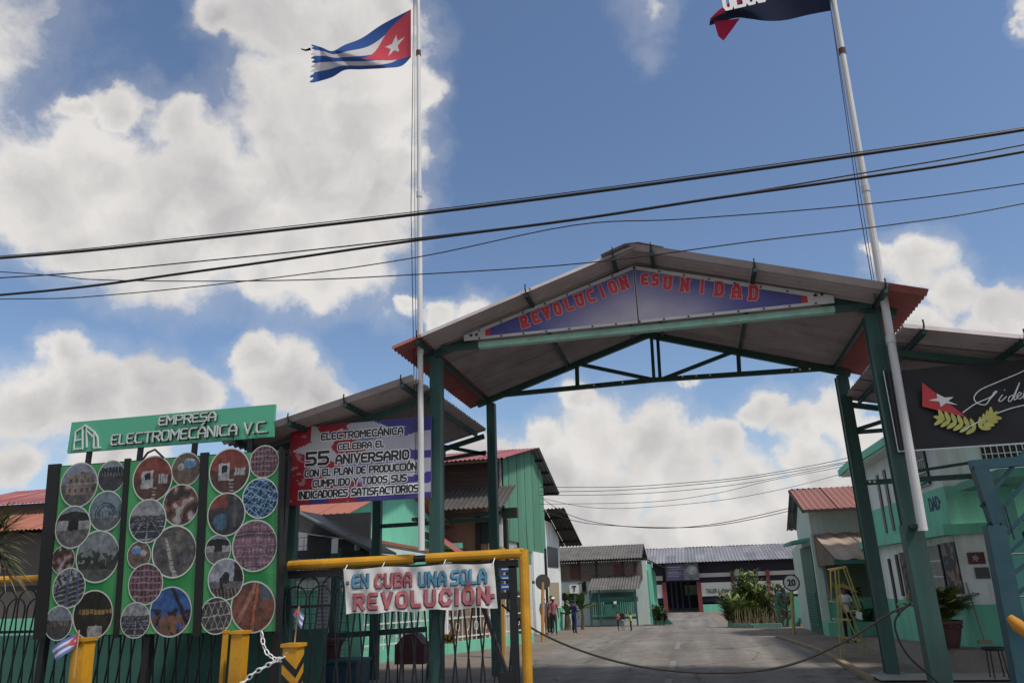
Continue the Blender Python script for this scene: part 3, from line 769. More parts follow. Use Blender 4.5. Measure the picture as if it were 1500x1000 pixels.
# ------------------------------------------------------------------ company sign
ys = 12.3
A0 = at(98,664,ys); A1 = at(403,591,ys)
es = thing('name_sign', ((A0.x+A1.x)/2, ys, A0.z), 'long green company name sign above the picture board', 'sign')
x0, x1 = A0.x, A1.x; z0 = 4.63; z1 = at(403,591,ys).z; z1 = 5.24
box('sign_board', (x0, ys, z0), (x1, ys+.06, z1), greensign, es)
silver = M('raised_letter', (.50,.55,.54), .4, .05, 2, 0)
shadowl = letterk
for s_, px_, py_, h_, f_ in (('EMPRESA', 275, 613, .155, 1.25), ('ELECTROMECÁNICA V.C.', 276, 635, .185, 3.37)):
    stroke(s_, at(px_, py_, ys-.03), h_, 1, .032, silver, es, d=.02, gap=.3, fit=f_)
    stroke(s_, at(px_+.8, py_+.9, ys-.012), h_, 1, .038, letterk, es, d=.004, gap=.3, fit=f_, name='letter_shadow')
b = MB()
def seg(p, q, w=.028):
    P = at(p[0], p[1], ys-.02); Q = at(q[0], q[1], ys-.02); b.beam(P, Q, .02, w)
for p, q in (((111,632),(108,657)),((111,632),(124,624)),((111,645),(120,643)),((107,658),(122,656)),((121,626),(121,658)),((124,622),(138,632)),((127,626),(127,655)),((127,630),(137,640)),((138,634),(137,655)),((143,640),(144,656)),((138,632),(143,640)),((137,656),(148,655))): seg(p, q)
b.build('logo', silver, es)
for px, py in ((130,664),(205,660),(285,650),(367,642)):
    x = at(px, py, ys+.03).x; box('bracket', (x-.05, ys+.02, 4.3), (x+.05, ys+.07, z0+.05), black, es)

# ------------------------------------------------------------------ picture board
TL = at(78,683,12.15); BL = at(60,937,12.42)
xl_, xr_ = -11.92, -6.98
zt, zbm = 4.36, 1.27
up = (Vector((0, 12.15, zt)) - Vector((0, 12.42, zbm))); Hh = up.length; upn = up.normalized(); rt = Vector((1,0,0)); nb_ = rt.cross(upn).normalized()  # towards the camera
if nb_.y > 0: nb_ = -nb_
BP = Vector((0, 12.42, zbm))
pb = thing('picture_board', (-9.4, 12.42, 0), 'large black framed board of three green panels full of round photographs', 'notice board')
def bpt(x, h, d=0): return Vector((x, 0, 0)) + BP + upn*h + nb_*d
def bprism(name, x0, x1, h0, h1, d0, d1, mat, par=None):
    return MB().prism([bpt(x0,h0,d0), bpt(x1,h0,d0), bpt(x1,h1,d0), bpt(x0,h1,d0)], nb_*(d1-d0)).build(name, mat, par or pb)
bprism('backing', xl_, xr_, 0, Hh, -.1, -.03, black)
zz = lambda px, py: onp(px, py, BP, nb_)
frx = [xl_, -11.52] ; 
pans = []
for (pl, pr) in ((90,184),(195,292),(306,408)):
    pans.append((zz(pl+ (0), 800).x if False else zz((pl+pr)/2-47+0, 800).x, 0))
def xz(zx, zy): return zz(zx*.44, 560+zy*.44).x
pan = [(xz(178,560), xz(398,560)), (xz(415,555), xz(656,555)), (xz(682,550), xz(925,550))]
edges = [xl_] + [v for p in pan for v in p] + [xr_]
for i in range(0, 8, 2): bprism('frame_post', edges[i], edges[i+1], -.03, Hh+.04, -.03, .03, black)
panelg = M('panel_green', (.04,.33,.09), .4, .08, .6, 0)
pobj = []
for i, (a, c) in enumerate(pan):
    def pc(u, v):
        e = min(u, 1-u, v, 1-v); return lerp((.09,.36,.14), (.018,.20,.055), min(1, e*4+.9*abs(nz(u*3, v*6+i, 1))))
    po = bprism('display_panel', a, c, .02, Hh-.02, -.03, -.01, panelg)
    pgrid('printed_field', lambda u, v: bpt(a+(c-a)*u, .02+(Hh-.04)*v, -.006), 24, 48, pc, po); pobj.append(po)
MB().tube([bpt(-9.85, Hh, 0), bpt(-9.75, Hh+.12, 0), bpt(-9.6, Hh+.17, 0), bpt(-9.4, Hh, 0)], .02, 6).build('cable_loop', black, pb)
for x in (-11.8, -9.6, -7.1): MB().box((x-.06, 12.5, 0), (x+.06, 12.62, 4.3)).build('leg', black, pb)
for px, py in ((130,664),(205,660),(285,650),(367,642)):
    pass
def pic(k, x, y):
    n1_ = nz(x*2.2+k, y*2.2, 1); n2_ = nz(x*6+k*3, y*6, 1); sky_ = (.23+.05*n1_, .27+.05*n1_, .33)
    grd = (.10+.04*n1_, .095+.04*n1_, .095)
    if k == 0:
        if abs(x-.05) < .75 and -.45 < y < .55-.15*abs(x-.2):
            c = (.27,.22,.19) if x < .2 else (.20,.165,.145)
            if (abs((x*3.2) % 1-.5) < .2 and abs((y*2.4+.1) % 1-.5) < .22): c = (.08,.07,.07)
            if abs(y-.05) < .04: c = (.32,.28,.25)
            return c
        return sky_ if y > 0 else lerp(grd, (.13,.12,.12), .5)
    if k == 1:
        if y > .55: return sky_
        if y > .22: return (.03,.035,.05) if abs((x*4) % 1-.5) < .44 else (.25,.27,.3)
        if y > .0: return (.18,.2,.23) if (x*5) % 1 < .35 else (.04,.045,.06)
        return (.06+.03*n1_, .062+.03*n1_, .07)
    if k == 2:
        if y > .72-.25*x*x: return sky_
        if y > .28: return (.03,.03,.035)
        if y > -.15: return (.025,.025,.03) if abs(x) < .3 else (.33,.33,.34)
        return (.15,.14,.145) if n2_ < .3 else (.18,.17,.17)
    if k == 3:
        r_ = math.hypot(x, (y+.25)*1.0)
        if y > -.25 and (abs(r_-.62) < .03 or abs(r_-.5) < .03): return (.04,.045,.05)
        if -.4 < y <= .0 and abs((x*5) % 1-.5) > .42: return (.05,.05,.055)
        return (.18,.25,.30) if y > -.35 else (.13,.14,.15)
    if k == 4:
        if y > .1+.5*n2_+.25*n1_: return (.21,.25,.27)
        if abs((x*7+n1_) % 1-.5) > .42 and y > -.1: return (.05,.055,.05)
        return (.045+.03*n2_, .055+.03*n2_, .05) if y > -.5 else (.10,.11,.105)
    if k == 5:
        d = nz(x*2.5+9, y*2.5, 1)
        if d > .22: return (.38,.36,.36)
        if d < -.15: return (.05,.045,.045)
        return (.22+.1*n2_, .085, .07)
    if k == 6:
        if abs(x+.1-.0) < .09 or abs(x-.55) < .07: return (.10,.14,.24)
        if y > .3+.5*x: return (.33,.35,.38) if n2_ > -.1 else (.06,.06,.07)
        if abs((y*4-x) % 1-.5) > .38: return (.32,.33,.35)
        return (.055,.06,.075)
    if k == 7:
        if y > .15: return (.22,.26,.31)
        if y > -.2: return (.07,.065,.06) if (x*3+n1_) % 1 < .5 else (.20,.16,.13)
        return (.075,.075,.08)
    if k == 8:
        if .02 < y < .22 and x > -.7: return (.30,.20,.06) if (x*5) % 1 > .25 else (.08,.05,.02)
        if y < -.45 and abs(x-.15) < .35: return (.38,.38,.36)
        return (.03+.02*n1_, .028+.015*n1_, .02)
    if k == 9:
        if (y*3.2) % 1 < .22: return (.30,.22,.25)
        if (x*4+int(y*3)) % 1 < .3: return (.05,.035,.045)
        return (.20+.05*n2_, .10, .13)
    if k == 10:
        if math.hypot(x+.25, (y-.35)*1.3) < .42: return (.10,.25,.48) if y < .5 else (.45,.5,.55)
        if math.hypot(x-.35, y-.15) < .25: return (.40,.40,.40)
        return (.17+.05*n2_, .12+.03*n2_, .10)
    if k == 11:
        h = .12
        if y > h: return (.30,.31,.35) if y > h+.12+.06*n2_ else (.09,.10,.09)
        d = 1/(h+.02-y+.12); 
        if abs((x*d*1.3) % 1-.5) > .44 or abs((d*2.2) % 1-.5) > .43: return (.28,.29,.33)
        return (.045,.05,.075)
    if k == 12:
        if abs((x-.25) - (y)*.35) < .045 + .05*(.5-y) and y < .55: return (.38,.38,.38) if abs((y*6) % 1-.5) < .45 else (.15,.15,.15)
        return (.125+.06*n2_+.04*n1_, .12+.06*n2_+.035*n1_, .118+.05*n2_)
    if k == 13:
        if abs(x-.45+ (y-.2)*.55) < .10: return (.02,.025,.04)
        if y < -.15+.1*n1_ and n2_ < .25: return (.22+.06*n2_, .10, .06)
        if y < .1 and nz(x*3, y*3, 1) < -.1: return (.035,.03,.04)
        return (.03,.11,.34)
    if k == 14:
        for q in (.9, -.7, 2.2, -.2):
            if abs(((y - q*x)*2.2) % 1-.5) > .44: return (.20,.42,.66)
        return (.02,.05,.11)
    if k == 15:
        if -.55 < x < .0 and -.4 < y < .35:
            return (.45,.45,.46) if not (-.4 < x < -.12 and -.05 < y < .25) else (.03,.03,.05)
        if .25 < x < .75 and -.2 < y < .15: return (.42,.42,.42) if (x*8) % 1 > .2 else (.1,.1,.1)
        if abs(x-.1) < .12 and y < -.3: return (.4,.4,.4) if (y*7) % 1 < .4 else (.12,.05,.04)
        return (.24,.06,.05) if y > .1+.2*n1_ else (.11,.055,.05)
    if k == 16:
        if math.hypot(x-.3, y+.35) < .38: return (.06,.15,.24)
        if x < -.1+.1*y and y > -.6: return (.06,.065,.075) if abs(x+.45) > .1 else (.12,.12,.13)
        if y > .3: return (.24,.07,.055)
        return (.06+.03*n2_, .05, .055)
    if k == 17:
        r_ = int((y+1)*4.5)
        if (y*4.5) % 1 < .16: return (.30,.27,.30)
        if r_ % 2 and (x*6) % 1 < .5: return (.34,.18,.25)
        if r_ % 3 == 0 and (x*9) % 1 < .4: return (.07,.045,.06)
        return (.20,.11,.155)
    if k == 18:
        if math.hypot(x*1.3, (y-.05)) < .3 and y > -.4 or (abs(x+.25) < .08 and -.5 < y < .1): return (.03,.03,.04)
        if x > .45 and y > -.1: return (.035,.03,.035)
        if y < -.45: return (.28,.20,.17) if (x*5+y) % 1 < .3 else (.06,.055,.06)
        return (.33,.36,.42) if y > -.1 else (.16,.16,.18)
    if k == 19:
        for q, o_ in ((1.6, 0), (-1.6, .5)):
            if abs(((x*2.6 + q*y*.8) + o_) % 1-.5) > .44 and abs(y) < .8 and abs((y*1.3) % 1-.5) < .46: return (.34,.33,.33)
        if abs((y*1.4+.15*x) % 1-.5) > .45: return (.36,.35,.35)
        return (.07,.065,.065)
    if k == 20:
        if abs(x-.1-.12*y) < .12: return (.38,.12,.07) if abs(x-.1-.12*y) < .08 else (.10,.05,.04)
        if x > .3 and y > .3+.2*n1_: return (.11,.14,.19)
        if abs(x+.35-.5*y) < .1: return (.36,.16,.12)
        return (.20+.06*n1_, .075, .055) if n1_ > -.3 else (.12,.06,.05)
    return (.2,.2,.2)
circ = [[(263,340,60,0),(371,312,44,1),(353,427,55,3),(243,480,57,2),(210,590,38,5),(325,578,70,4),(230,683,53,6),(195,800,45,7),(309,772,65,8)],
        [(508,320,64,15),(620,288,47,10),(602,407,58,5),(492,460,60,11),(463,574,38,10),(580,562,72,12),(485,670,56,9),(451,790,48,11),(568,762,68,13)],
        [(764,295,66,15),(880,263,47,9),(867,384,58,14),(754,438,61,16),(726,556,42,2),(848,542,73,17),(752,654,58,18),(720,775,51,19),(842,746,72,20)]]
ringm = M('white_ring', (.50,.55,.50), .4, .05, 2, 0)
for i, cs in enumerate(circ):
    for j, (cx, cy, r, k) in enumerate(cs):
        C0 = onp(cx*.44, 560+cy*.44, BP, nb_); Cx = onp((cx+r)*.44, 560+cy*.44, BP, nb_); rad = (Cx-C0).length*1.03
        d = .002 + .0012*(j % 4)
        def pos(u, v): return C0 + rt*(2*u-1)*rad + upn*(2*v-1)*rad + nb_*d
        nn_ = 52
        def col(u, v):
            x, y = 2*u-1, 2*v-1
            if x*x+y*y > .985: return None
            sx = -1 if j % 2 else 1
            xw = x*sx + .06*nz(x*2.3+i*3, y*2.3+j, 1) + .018*nz(x*9, y*9+j, 1); yw = y + .05*nz(x*2.1+9, y*2.5+i, 1) + .018*nz(x*8+5, y*8, 1)
            c = pic(k, xw, yw); g_ = .82 + .42*nz(x*4+j, y*4+i, 1) + .30*nz(x*13, y*13+j, 1); m_ = sum(c)/3
            return tuple(max(.008, (m_ + (q-m_)*.88)*g_*.9) for q in c)
        o = pgrid('round_picture', pos, nn_, nn_, col, pobj[i])
        b = MB(); ns = 40
        for q in range(ns):
            a0, a1 = 2*math.pi*q/ns, 2*math.pi*(q+1)/ns; f = lambda a, rr_: C0 + rt*math.cos(a)*rr_ + upn*math.sin(a)*rr_ + nb_*(d+.0005)
            b.quad(f(a0, rad*.962), f(a0, rad*1.02), f(a1, rad*1.02), f(a1, rad*.962))
        b.build('picture_ring', ringm, pobj[i])

# ------------------------------------------------------------------ sliding gate with banner
YG = 12.95
def hairpin(w, z0, z1, r=.011):
    pts = [(-w*.14, 0, z0)]; n = 8
    pts.append((-w/2*.92, 0, z0 + (z1-z0)*.72))
    zc = z1 - w/2
    for k in range(n+1):
        a = math.pi - math.pi*k/n; pts.append((w/2*math.cos(a), 0, zc + w/2*math.sin(a)))
    pts.append((w/2*.92, 0, z0 + (z1-z0)*.72)); pts.append((w*.14, 0, z0))
    return pts
def pingate(t, xa, xb, z0, z1):
    src = None; n = int((xb-xa)/.235)
    for i in range(n):
        x = xa + (xb-xa)*(i+.5)/n; zz_ = z1 - (.0 if i % 2 else .16)
        w = .42
        if src is None or len(src) < 2:
            o = MB().tube([Vector((0, YG, 0)) + Vector(p) for p in hairpin(w, z0, zz_)], .016, 5); o.v = [v + Vector((x, 0, 0)) for v in o.v]
            ob = o.build('bar', iron, t); src = (src or []) + [(ob, x)]
        else:
            ob, xs_ = src[i % 2]; inst(ob, t, (x-xs_, 0, 0))
sg = thing('sliding_gate', (-5, YG, 0), 'yellow framed sliding gate with hooped black bars, carrying the white cloth banner', 'gate')
XG0, XG1 = -7.15, -2.79
MB().tube([(XG0, YG, 2.37), (XG0+.1, YG, 2.375), (-4.75, YG, 2.40)], .085, 12).build('top_pipe', yellow, sg)
MB().tube([(-4.52, YG, 2.40), (XG1, YG, 2.42)], .085, 12).build('top_pipe', yellow, sg)
MB().tube([(-4.9, YG, 2.40), (-4.4, YG, 2.405)], .06, 10).build('pipe_sleeve', iron, sg)
MB().tube([(XG1, YG, 2.48), (XG1, YG, .12)], .085, 12).build('end_post', yellow, sg)
MB().beam((XG0, YG, 2.21), (XG1-.1, YG, 2.26), .08, .13).build('inner_frame', black, sg)
MB().beam((XG1-.2, YG, .15), (XG1-.2, YG, 2.22), .13, .08).build('inner_frame', black, sg)
MB().beam((XG0, YG, .2), (XG1-.1, YG, .2), .08, .1).build('bottom_rail', black, sg)
MB().beam((XG0, YG+.02, 1.66), (-6.3, YG+.02, 1.67), .03, .05).build('middle_rail', black, sg)
pingate(sg, XG0+.05, XG1-.28, .22, 2.17)
b = MB()
b.beam(at(702,872,YG+.05), at(742,985,YG+.05), .09, .06); b.build('brace', iron, sg)
P = at(745,993,YG+.05); MB().box(P-Vector((.13,.1,.14)), P+Vector((.13,.1,.1))).build('wheel_box', black, sg)
P = at(736,872,YG-.06); MB().box(P-Vector((.1,.05,.055)), P+Vector((.1,.05,.055))).build('lock_box', black, sg)
# far-left leaf
lg = thing('gate_leaf', (-12, YG, 0), 'black hooped fence leaf with yellow top pipe, behind the picture board', 'fence')
pz = at(30,848,YG).z
MB().tube([(-16, YG, pz), (-7.35, YG, pz)], .075, 10).build('top_pipe', yellow, lg)
MB().beam((-16, YG, pz-.17), (-7.35, YG, pz-.17), .08, .1).build('inner_frame', black, lg)
MB().beam((-16, YG, .2), (-7.35, YG, .2), .08, .1).build('bottom_rail', black, lg)
MB().beam((-16, YG+.02, 1.35), (-7.35, YG+.02, 1.35), .03, .05).build('middle_rail', black, lg)
pingate(lg, -15.9, -7.4, .22, pz-.2)
# cloth banner
c00, c10, c11, c01 = at(507,899,YG-.14), at(729,889,YG-.14), at(723,824,YG-.14), at(503,833,YG-.14)
cb = thing('cloth_banner', (c00+c10)/2, 'white cloth banner with hand painted blue and red words tied to the yellow gate', 'banner')
def cbp(u, v, d=0):
    p = (c00*(1-u)+c10*u)*(1-v) + (c01*(1-u)+c11*u)*v
    w = .018*math.sin(u*19+v*2)*(.4+.6*(1-v)) + .010*math.sin(u*47+v*5) + .012*nz(u*8, v*4, 1)
    return p + Vector((0, w - d, .014*math.sin(u*24)*(1-v) - .012*math.sin(u*math.pi*5)*v))
b = MB(); nx, ny = 140, 36
for i in range(nx+1):
    for j in range(ny+1): b.v.append(cbp(i/nx, j/ny))
for i in range(nx):
    for j in range(ny):
        a = i*(ny+1)+j; b.f.append((a, a+ny+1, a+ny+2, a+1)); b.m.append(0)
b.smooth = True
ob = b.build('cloth', cloth, cb); 
def cloth_text(s, px, py, h, ft, w, mat, gap=.3):
    P = at(px, py, YG-.14)
    def wp(dd):
        def f(q):
            u = (q.x-c00.x)/(c10.x-c00.x); t = (q.z-c00.z)/(c01.z-c00.z); z = cbp(min(1,max(0,u)), min(1,max(0,t)), 0); return Vector((q.x, z.y - dd + (q.y-P.y), q.z))
        return f
    stroke(s, P + Vector((-.010,0,-.012)), h, 1, w*1.18, letterk, cb, (1,0,.02), gap=gap, d=.001, warp=wp(.012), round_=True, fit=ft, name='letter_shadow')
    stroke(s, P, h, 1, w, mat, cb, (1,0,.02), gap=gap, d=.001, warp=wp(.017), round_=True, fit=ft)
for s_, px_, py_, h_, f_, m_ in (('EN', 529, 850, .19, 27, bluel), ('CUBA', 577, 849, .20, 57, redl), ('UNA', 634, 847, .20, 42, bluel), ('SOLA', 687, 844, .20, 53, bluel), ('REVOLUCIÓN', 616, 876, .22, 202, redl)):
    cloth_text(s_, px_, py_, h_, f_/82, .064 if len(s_) > 5 else .047, m_, .75 if len(s_) > 5 else .55)
cloth_text('*', 722, 871, .3, .08, .07, redl); cloth_text('*', 510, 852, .2, .06, .05, bluel)
for px, py in ((505,834),(560,830),(650,826),(722,825)):
    P = at(px, py, YG-.14); MB().tube([P, P+Vector((.02,.1,.12))], .008, 5).build('tie', whitep, cb)

# ------------------------------------------------------------------ bollards, small flags, chain
def bollard(label, x, y, w, h, stripes=False, lean=0):
    t = thing('bollard', (x, y, 0), label, 'bollard', 'yellow steel bollards below the picture board')
    MB().prism([(x-w/2,y-w/2,0),(x+w/2,y-w/2,0),(x+w/2,y+w/2,0),(x-w/2,y+w/2,0)], (lean,0,h)).build('shaft', yellow, t)
    MB().prism([(x-w*.62+lean,y-w*.62,h),(x+w*.62+lean,y-w*.62,h),(x+w*.62+lean,y+w*.62,h),(x-w*.62+lean,y+w*.62,h)], (0,0,.05)).build('cap', yellow, t)
    if stripes:
        for k in range(5):
            z = h-.12-k*.26
            for sx in (1,):
                MB().prism([(x-w/2, y-w/2-.003, z-.0), (x+w/2+.0, y-w/2-.003, z-.20), (x+w/2, y-w/2-.003, z-.32), (x-w/2, y-w/2-.003, z-.12)], (0,.0029,0)).build('stripe', black, t)
            MB().prism([(x+w/2+.003, y-w/2, z-.20), (x+w/2+.003, y+w/2, z-.0), (x+w/2+.003, y+w/2, z-.12), (x+w/2+.003, y-w/2, z-.32)], (-.0029,0,0)).build('stripe', black, t)
    return t
bollard('plain yellow bollard under the left picture panel, small flag tied to it', at(124,960,12.0).x, 12.0, .25, 1.22, lean=-.05)
bollard('plain yellow bollard under the right picture panel, no stripes', at(350,960,12.1).x, 12.1, .21, 1.28)
bollard('thinner plain yellow bollard directly left of the one under the right picture panel', at(328,960,12.35).x, 12.35, .07, 1.28)
bollard('yellow bollard with black diagonal stripes at the corner of the picture board', at(429,970,11.6).x, 11.6, .24, 1.10, True)
def miniflag(label, pts, Y, stick):
    """pts: hoist top, fly top, fly bottom, hoist bottom (photo pixels)"""
    q = [at(*p, Y) for p in pts]; t = thing('hand_flag', at(*stick[1], Y), label, 'flag')
    MB().tube([at(*stick[0], Y), at(*stick[1], Y)], .012, 6).build('stick', M('stick_wood', (.4,.26,.12), .7, .1, 4, 0), t)
    def ps(u, v):
        p = (q[3]*(1-u)+q[2]*u)*(1-v) + (q[0]*(1-u)+q[1]*u)*v; return p + Vector((0, -.02+.03*math.sin(u*6+v), 0))
    def cc(u, v):
        x = u*1.6; y = v-.5
        if x < .75*(1-abs(y)*2): return (.7,.66,.66) if star_in(x, y, .22, 0, .13) else (.55,.09,.11)
        return (.13,.17,.42) if int(v*5) % 2 == 0 else (.62,.62,.68)
    o = pgrid('flag_cloth', ps, 36, 30, cc, t); return t
miniflag('small striped paper flag tilted on the left yellow bollard', [(115,925),(75,948),(84,968),(114,944)], 11.8, ((116,922),(108,992)))
miniflag('small striped paper flag hanging on a stick above the striped bollard', [(438,886),(446,900),(443,920),(430,900)], 11.5, ((438,888),(431,945)))
def chain(label, pts, Y):
    P = [at(*p, Y) for p in pts]; t = thing('chain', P[0], label, 'chain')
    L_ = [0]
    for a, c in zip(P, P[1:]): L_.append(L_[-1]+(c-a).length)
    n = int(L_[-1]/.085); src = None
    for i in range(n):
        s = L_[-1]*(i+.5)/n; k = max(j for j in range(len(L_)-1) if L_[j] <= s); f = (s-L_[k])/(L_[k+1]-L_[k]); c = P[k].lerp(P[k+1], f); d = (P[k+1]-P[k]).normalized()
        if src is None:
            b = MB(); pp = []
            for q in range(11):
                a = 2*math.pi*q/10; pp.append(Vector((.058*math.cos(a)*1.0, 0, .032*math.sin(a))))
            b.tube(pp, .010, 6, cap=False); b.smooth = True; b.v = [v + origin(t) for v in b.v]; o = b.build('link', whitep, t); src = o
        else:
            o = src.copy(); COL.objects.link(o); o.parent = t
        o.location = c - origin(t)
        qn = d.to_track_quat('X', 'Z'); o.rotation_euler = (qn @ Matrix.Rotation(math.pi/2*(i % 2)+.5, 3, 'X').to_quaternion()).to_euler()
chain('white chain slanting up to the striped bollard', [(350,1005),(372,985),(395,972),(425,956)], 11.5)
chain('white chain hanging from the lower right corner of the picture board', [(383,925),(386,945),(392,957),(405,966),(415,966)], 11.9)

# mint wall behind the fence
mw = tag(box('low_wall', (-20, 14.3, 0), (-7.1, 14.5, 1.22), M('low_wall_green', (.04,.13,.105), .8, .2, 1.5, .1, dirt=(.03,.10,.08), dirtamt=.5)), 'long low green wall behind the black hooped fence', 'wall')

# ------------------------------------------------------------------ rope across the road
def wire(name, label, cat, pts, Y, r, ext=None, group=None, n=6, mat=None):
    """a sagging line through photo points at depth Y (or depths)"""
    Ys = Y if isinstance(Y, (list, tuple)) else [Y]*len(pts)
    P = [at(*p, y) for p, y in zip(pts, Ys)]; out_ = []
    for i in range(len(P)-1):
        p0, p1, p2, p3 = P[max(i-1,0)], P[i], P[i+1], P[min(i+2, len(P)-1)]
        for k in range(n):
            f = k/n; out_.append(.5*((2*p1) + (p2-p0)*f + (2*p0-5*p1+4*p2-p3)*f*f + (3*p1-p0-3*p2+p3)*f**3))
    out_.append(P[-1]); o = MB().tube(out_, r, 6).build(name, mat or wirem); return tag(o, label, cat, group)
ropem = M('rope_dark', (.035,.030,.028), .9, .3, 8, .2)
wire('rope', 'dark rope slung low across the road between the gate and the right post', 'rope', [(735,885),(780,920),(850,952),(940,976),(1050,985),(1150,975),(1235,940),(1300,900),(1333,885)], 13.0, .018, mat=ropem)
wire('cable', 'loose black cable hanging from the knot on the right gateway post', 'cable', [(1334,882),(1312,906),(1316,935),(1335,965),(1375,1000),(1380,1015)], 12.95, .016)

# ------------------------------------------------------------------ overhead wires
WG = 'overhead cables across the front of the gateway'
wire('overhead_cable', 'highest thick power cable crossing in front of the gateway', 'cable', [(-500,410),(0,378),(300,349),(610,314),(900,277),(1250,228),(1500,190),(2000,105)], 9.5, .023, group=WG)
wire('overhead_cable', 'thin wire running just above the highest thick cable', 'cable', [(-500,404),(0,375),(300,345),(610,310),(900,273),(1250,224),(1500,187),(2000,105)], 9.6, .007, group=WG)
wire('overhead_cable', 'thin wire between the two thick power cables', 'cable', [(-500,428),(0,407),(300,382),(610,349),(900,313),(1250,256),(1500,212),(2000,110)], 9.5, .010, group=WG)
wire('overhead_cable', 'lower thick power cable crossing in front of the gateway', 'cable', [(-500,462),(0,432),(300,396),(610,352),(840,322),(1050,290),(1250,262),(1500,222),(2000,120)], 9.5, .020, group=WG)
wire('overhead_cable', 'thin wire bending up to join the lower thick cable near the middle', 'cable', [(-500,438),(0,438),(160,432),(400,407),(610,377),(840,330),(1000,321),(1250,301),(1500,269),(2000,190)], 9.7, .008, group=WG)
wire('overhead_cable', 'lowest thin wire passing over the gateway roof ridge', 'cable', [(-500,370),(0,398),(150,410),(400,411),(610,402),(860,385),(1100,354),(1300,330),(1500,298),(2000,190)], 10.5, .009, group=WG)
WB = 'distant service wires between the buildings'
for (lab, pts, r) in (('uppermost distant service wire seen through the gateway', [(790,713),(900,713),(1000,707),(1100,697),(1235,672),(1330,640)], .018),
    ('second distant service wire from the top', [(790,720),(900,718),(1000,711),(1100,700),(1235,677),(1330,650)], .018),
    ('third distant service wire with a snagged scrap', [(790,725),(900,724),(1000,718),(1100,706),(1235,679),(1330,655)], .016),
    ('fourth distant service wire, slanting steeply to the office', [(790,738),(950,735),(1050,722),(1130,703),(1235,683),(1330,660)], .014),
    ('thin distant wire passing left of the brick red roof', [(790,728),(850,741),(920,744),(1050,733),(1150,715),(1240,692),(1330,670)], .014),
    ('upper of the two drooping distant wires', [(795,730),(830,752),(880,766),(960,773),(1040,768),(1130,750),(1240,722),(1300,705)], .02),
    ('lower of the two drooping distant wires', [(795,748),(840,762),(880,768),(960,772),(1040,770),(1130,754),(1240,726),(1300,710)], .02)):
    wire('service_wire', lab, 'cable', pts, [33]*(len(pts)-1)+[26], r*.75, group=WB)

# ------------------------------------------------------------------ black banner on the right post
Yk = 12.93
bb = thing('black_banner', at(1400,655,Yk), 'black banner with red triangle, white star, gold laurels and a white signature', 'banner')
q00, q01 = at(1316,661,Yk), at(1294,543,Yk); q10, q11 = at(1560,645,Yk), at(1560,520,Yk)
bk = M('black_banner_print', (.022,.021,.025), .6, .2, 2, .2)
b = MB(); nx, ny = 40, 14
for i in range(nx+1):
    for j in range(ny+1):
        u, v = i/nx, j/ny; p = (q00*(1-u)+q10*u)*(1-v) + (q01*(1-u)+q11*u)*v
        b.v.append(p + Vector((0, .045+.04*nz(u*4, v*3, 1)+.03*math.sin(u*13+v*6), 0)))
for i in range(nx):
    for j in range(ny): a = i*(ny+1)+j; b.f.append((a, a+ny+1, a+ny+2, a+1)); b.m.append(0)
b.smooth = True; b.build('banner_sheet', bk, bb)
MB().tube([q00, q10], .012, 5).build('edge_rod', whitep, bb); MB().tube([q00, q01], .008, 5).build('edge_rod', whitep, bb)
Yt = Yk-.05
def flat(name, pts, Y, mat, parent): return MB().poly([at(*p, Y) for p in pts]).build(name, mat, parent)
flat('triangle', [(1351,560),(1416,611),(1351,595)], Yt, redp, bb)
flat('star', [(1372,576),(1384,582),(1397,581),(1389,587),(1403,593),(1386,590),(1378,596),(1376,588),(1360,586),(1373,583)], Yt-.006, whitep, bb)
gold = M('gold_print', (.50,.48,.13), .6, .15, 6, 0)
def leafshape(cx, cy, a, l, w, k):
    pts = []
    for i in range(10):
        q = 2*math.pi*i/10; x, y = l*math.cos(q), w*math.sin(q)*(1-.25*math.cos(q)); pts.append((cx+math.cos(a)*x-math.sin(a)*y, cy-(math.sin(a)*x+math.cos(a)*y)))
    flat('laurel_leaf', pts, Yt-.002-.0005*k, gold, bb)
k = 0
for (sx, sy, ex, ey, n) in ((1432,628,1376,612,6), (1434,628,1455,608,4)):
    a0 = math.atan2(-(ey-sy), ex-sx)
    for i in range(n):
        t = (i+.4)/n; cx, cy = sx+(ex-sx)*t, sy+(ey-sy)*t
        for s in (-1, 1):
            a = a0 + s*.85; leafshape(cx+math.cos(a)*7.5, cy-math.sin(a)*7.5, a, 8.5, 3.3, k); k += 1
    leafshape(ex, ey, a0, 9, 3.4, k); k += 1
zq = lambda pts: [(1220+x*.24, 440+y*.24) for x, y in pts]
sig = [zq([(792,684),(870,630),(960,590),(985,560),(1000,556),(960,600),(930,635),(880,625),(862,590),(900,545),(1000,500),(1120,450),(1200,415),(1330,380)]),
       zq([(780,800),(860,755),(960,705),(1080,660),(1180,636),(1330,610)]),
       zq([(1035,575),(1012,610),(1030,612),(1060,585)]), zq([(1045,548),(1050,545)]),
       zq([(1110,575),(1080,585),(1072,612),(1092,605),(1140,500),(1105,600),(1125,596)]), zq([(1125,590),(1150,570),(1140,560),(1122,585),(1140,600),(1160,585)]), zq([(1160,585),(1200,490),(1185,490),(1165,590),(1185,590),(1210,560)])]
for s_ in sig:
    P = [at(*p, Yt-.004) for p in s_]; o_ = []
    for i in range(len(P)-1):
        p0, p1, p2, p3 = P[max(i-1,0)], P[i], P[i+1], P[min(i+2, len(P)-1)]
        for q in range(6): f = q/6; o_.append(.5*((2*p1) + (p2-p0)*f + (2*p0-5*p1+4*p2-p3)*f*f + (3*p1-p0-3*p2+p3)*f**3))
    o_.append(P[-1]); MB().tube(o_, .008, 5).build('signature_stroke', whitep, bb)

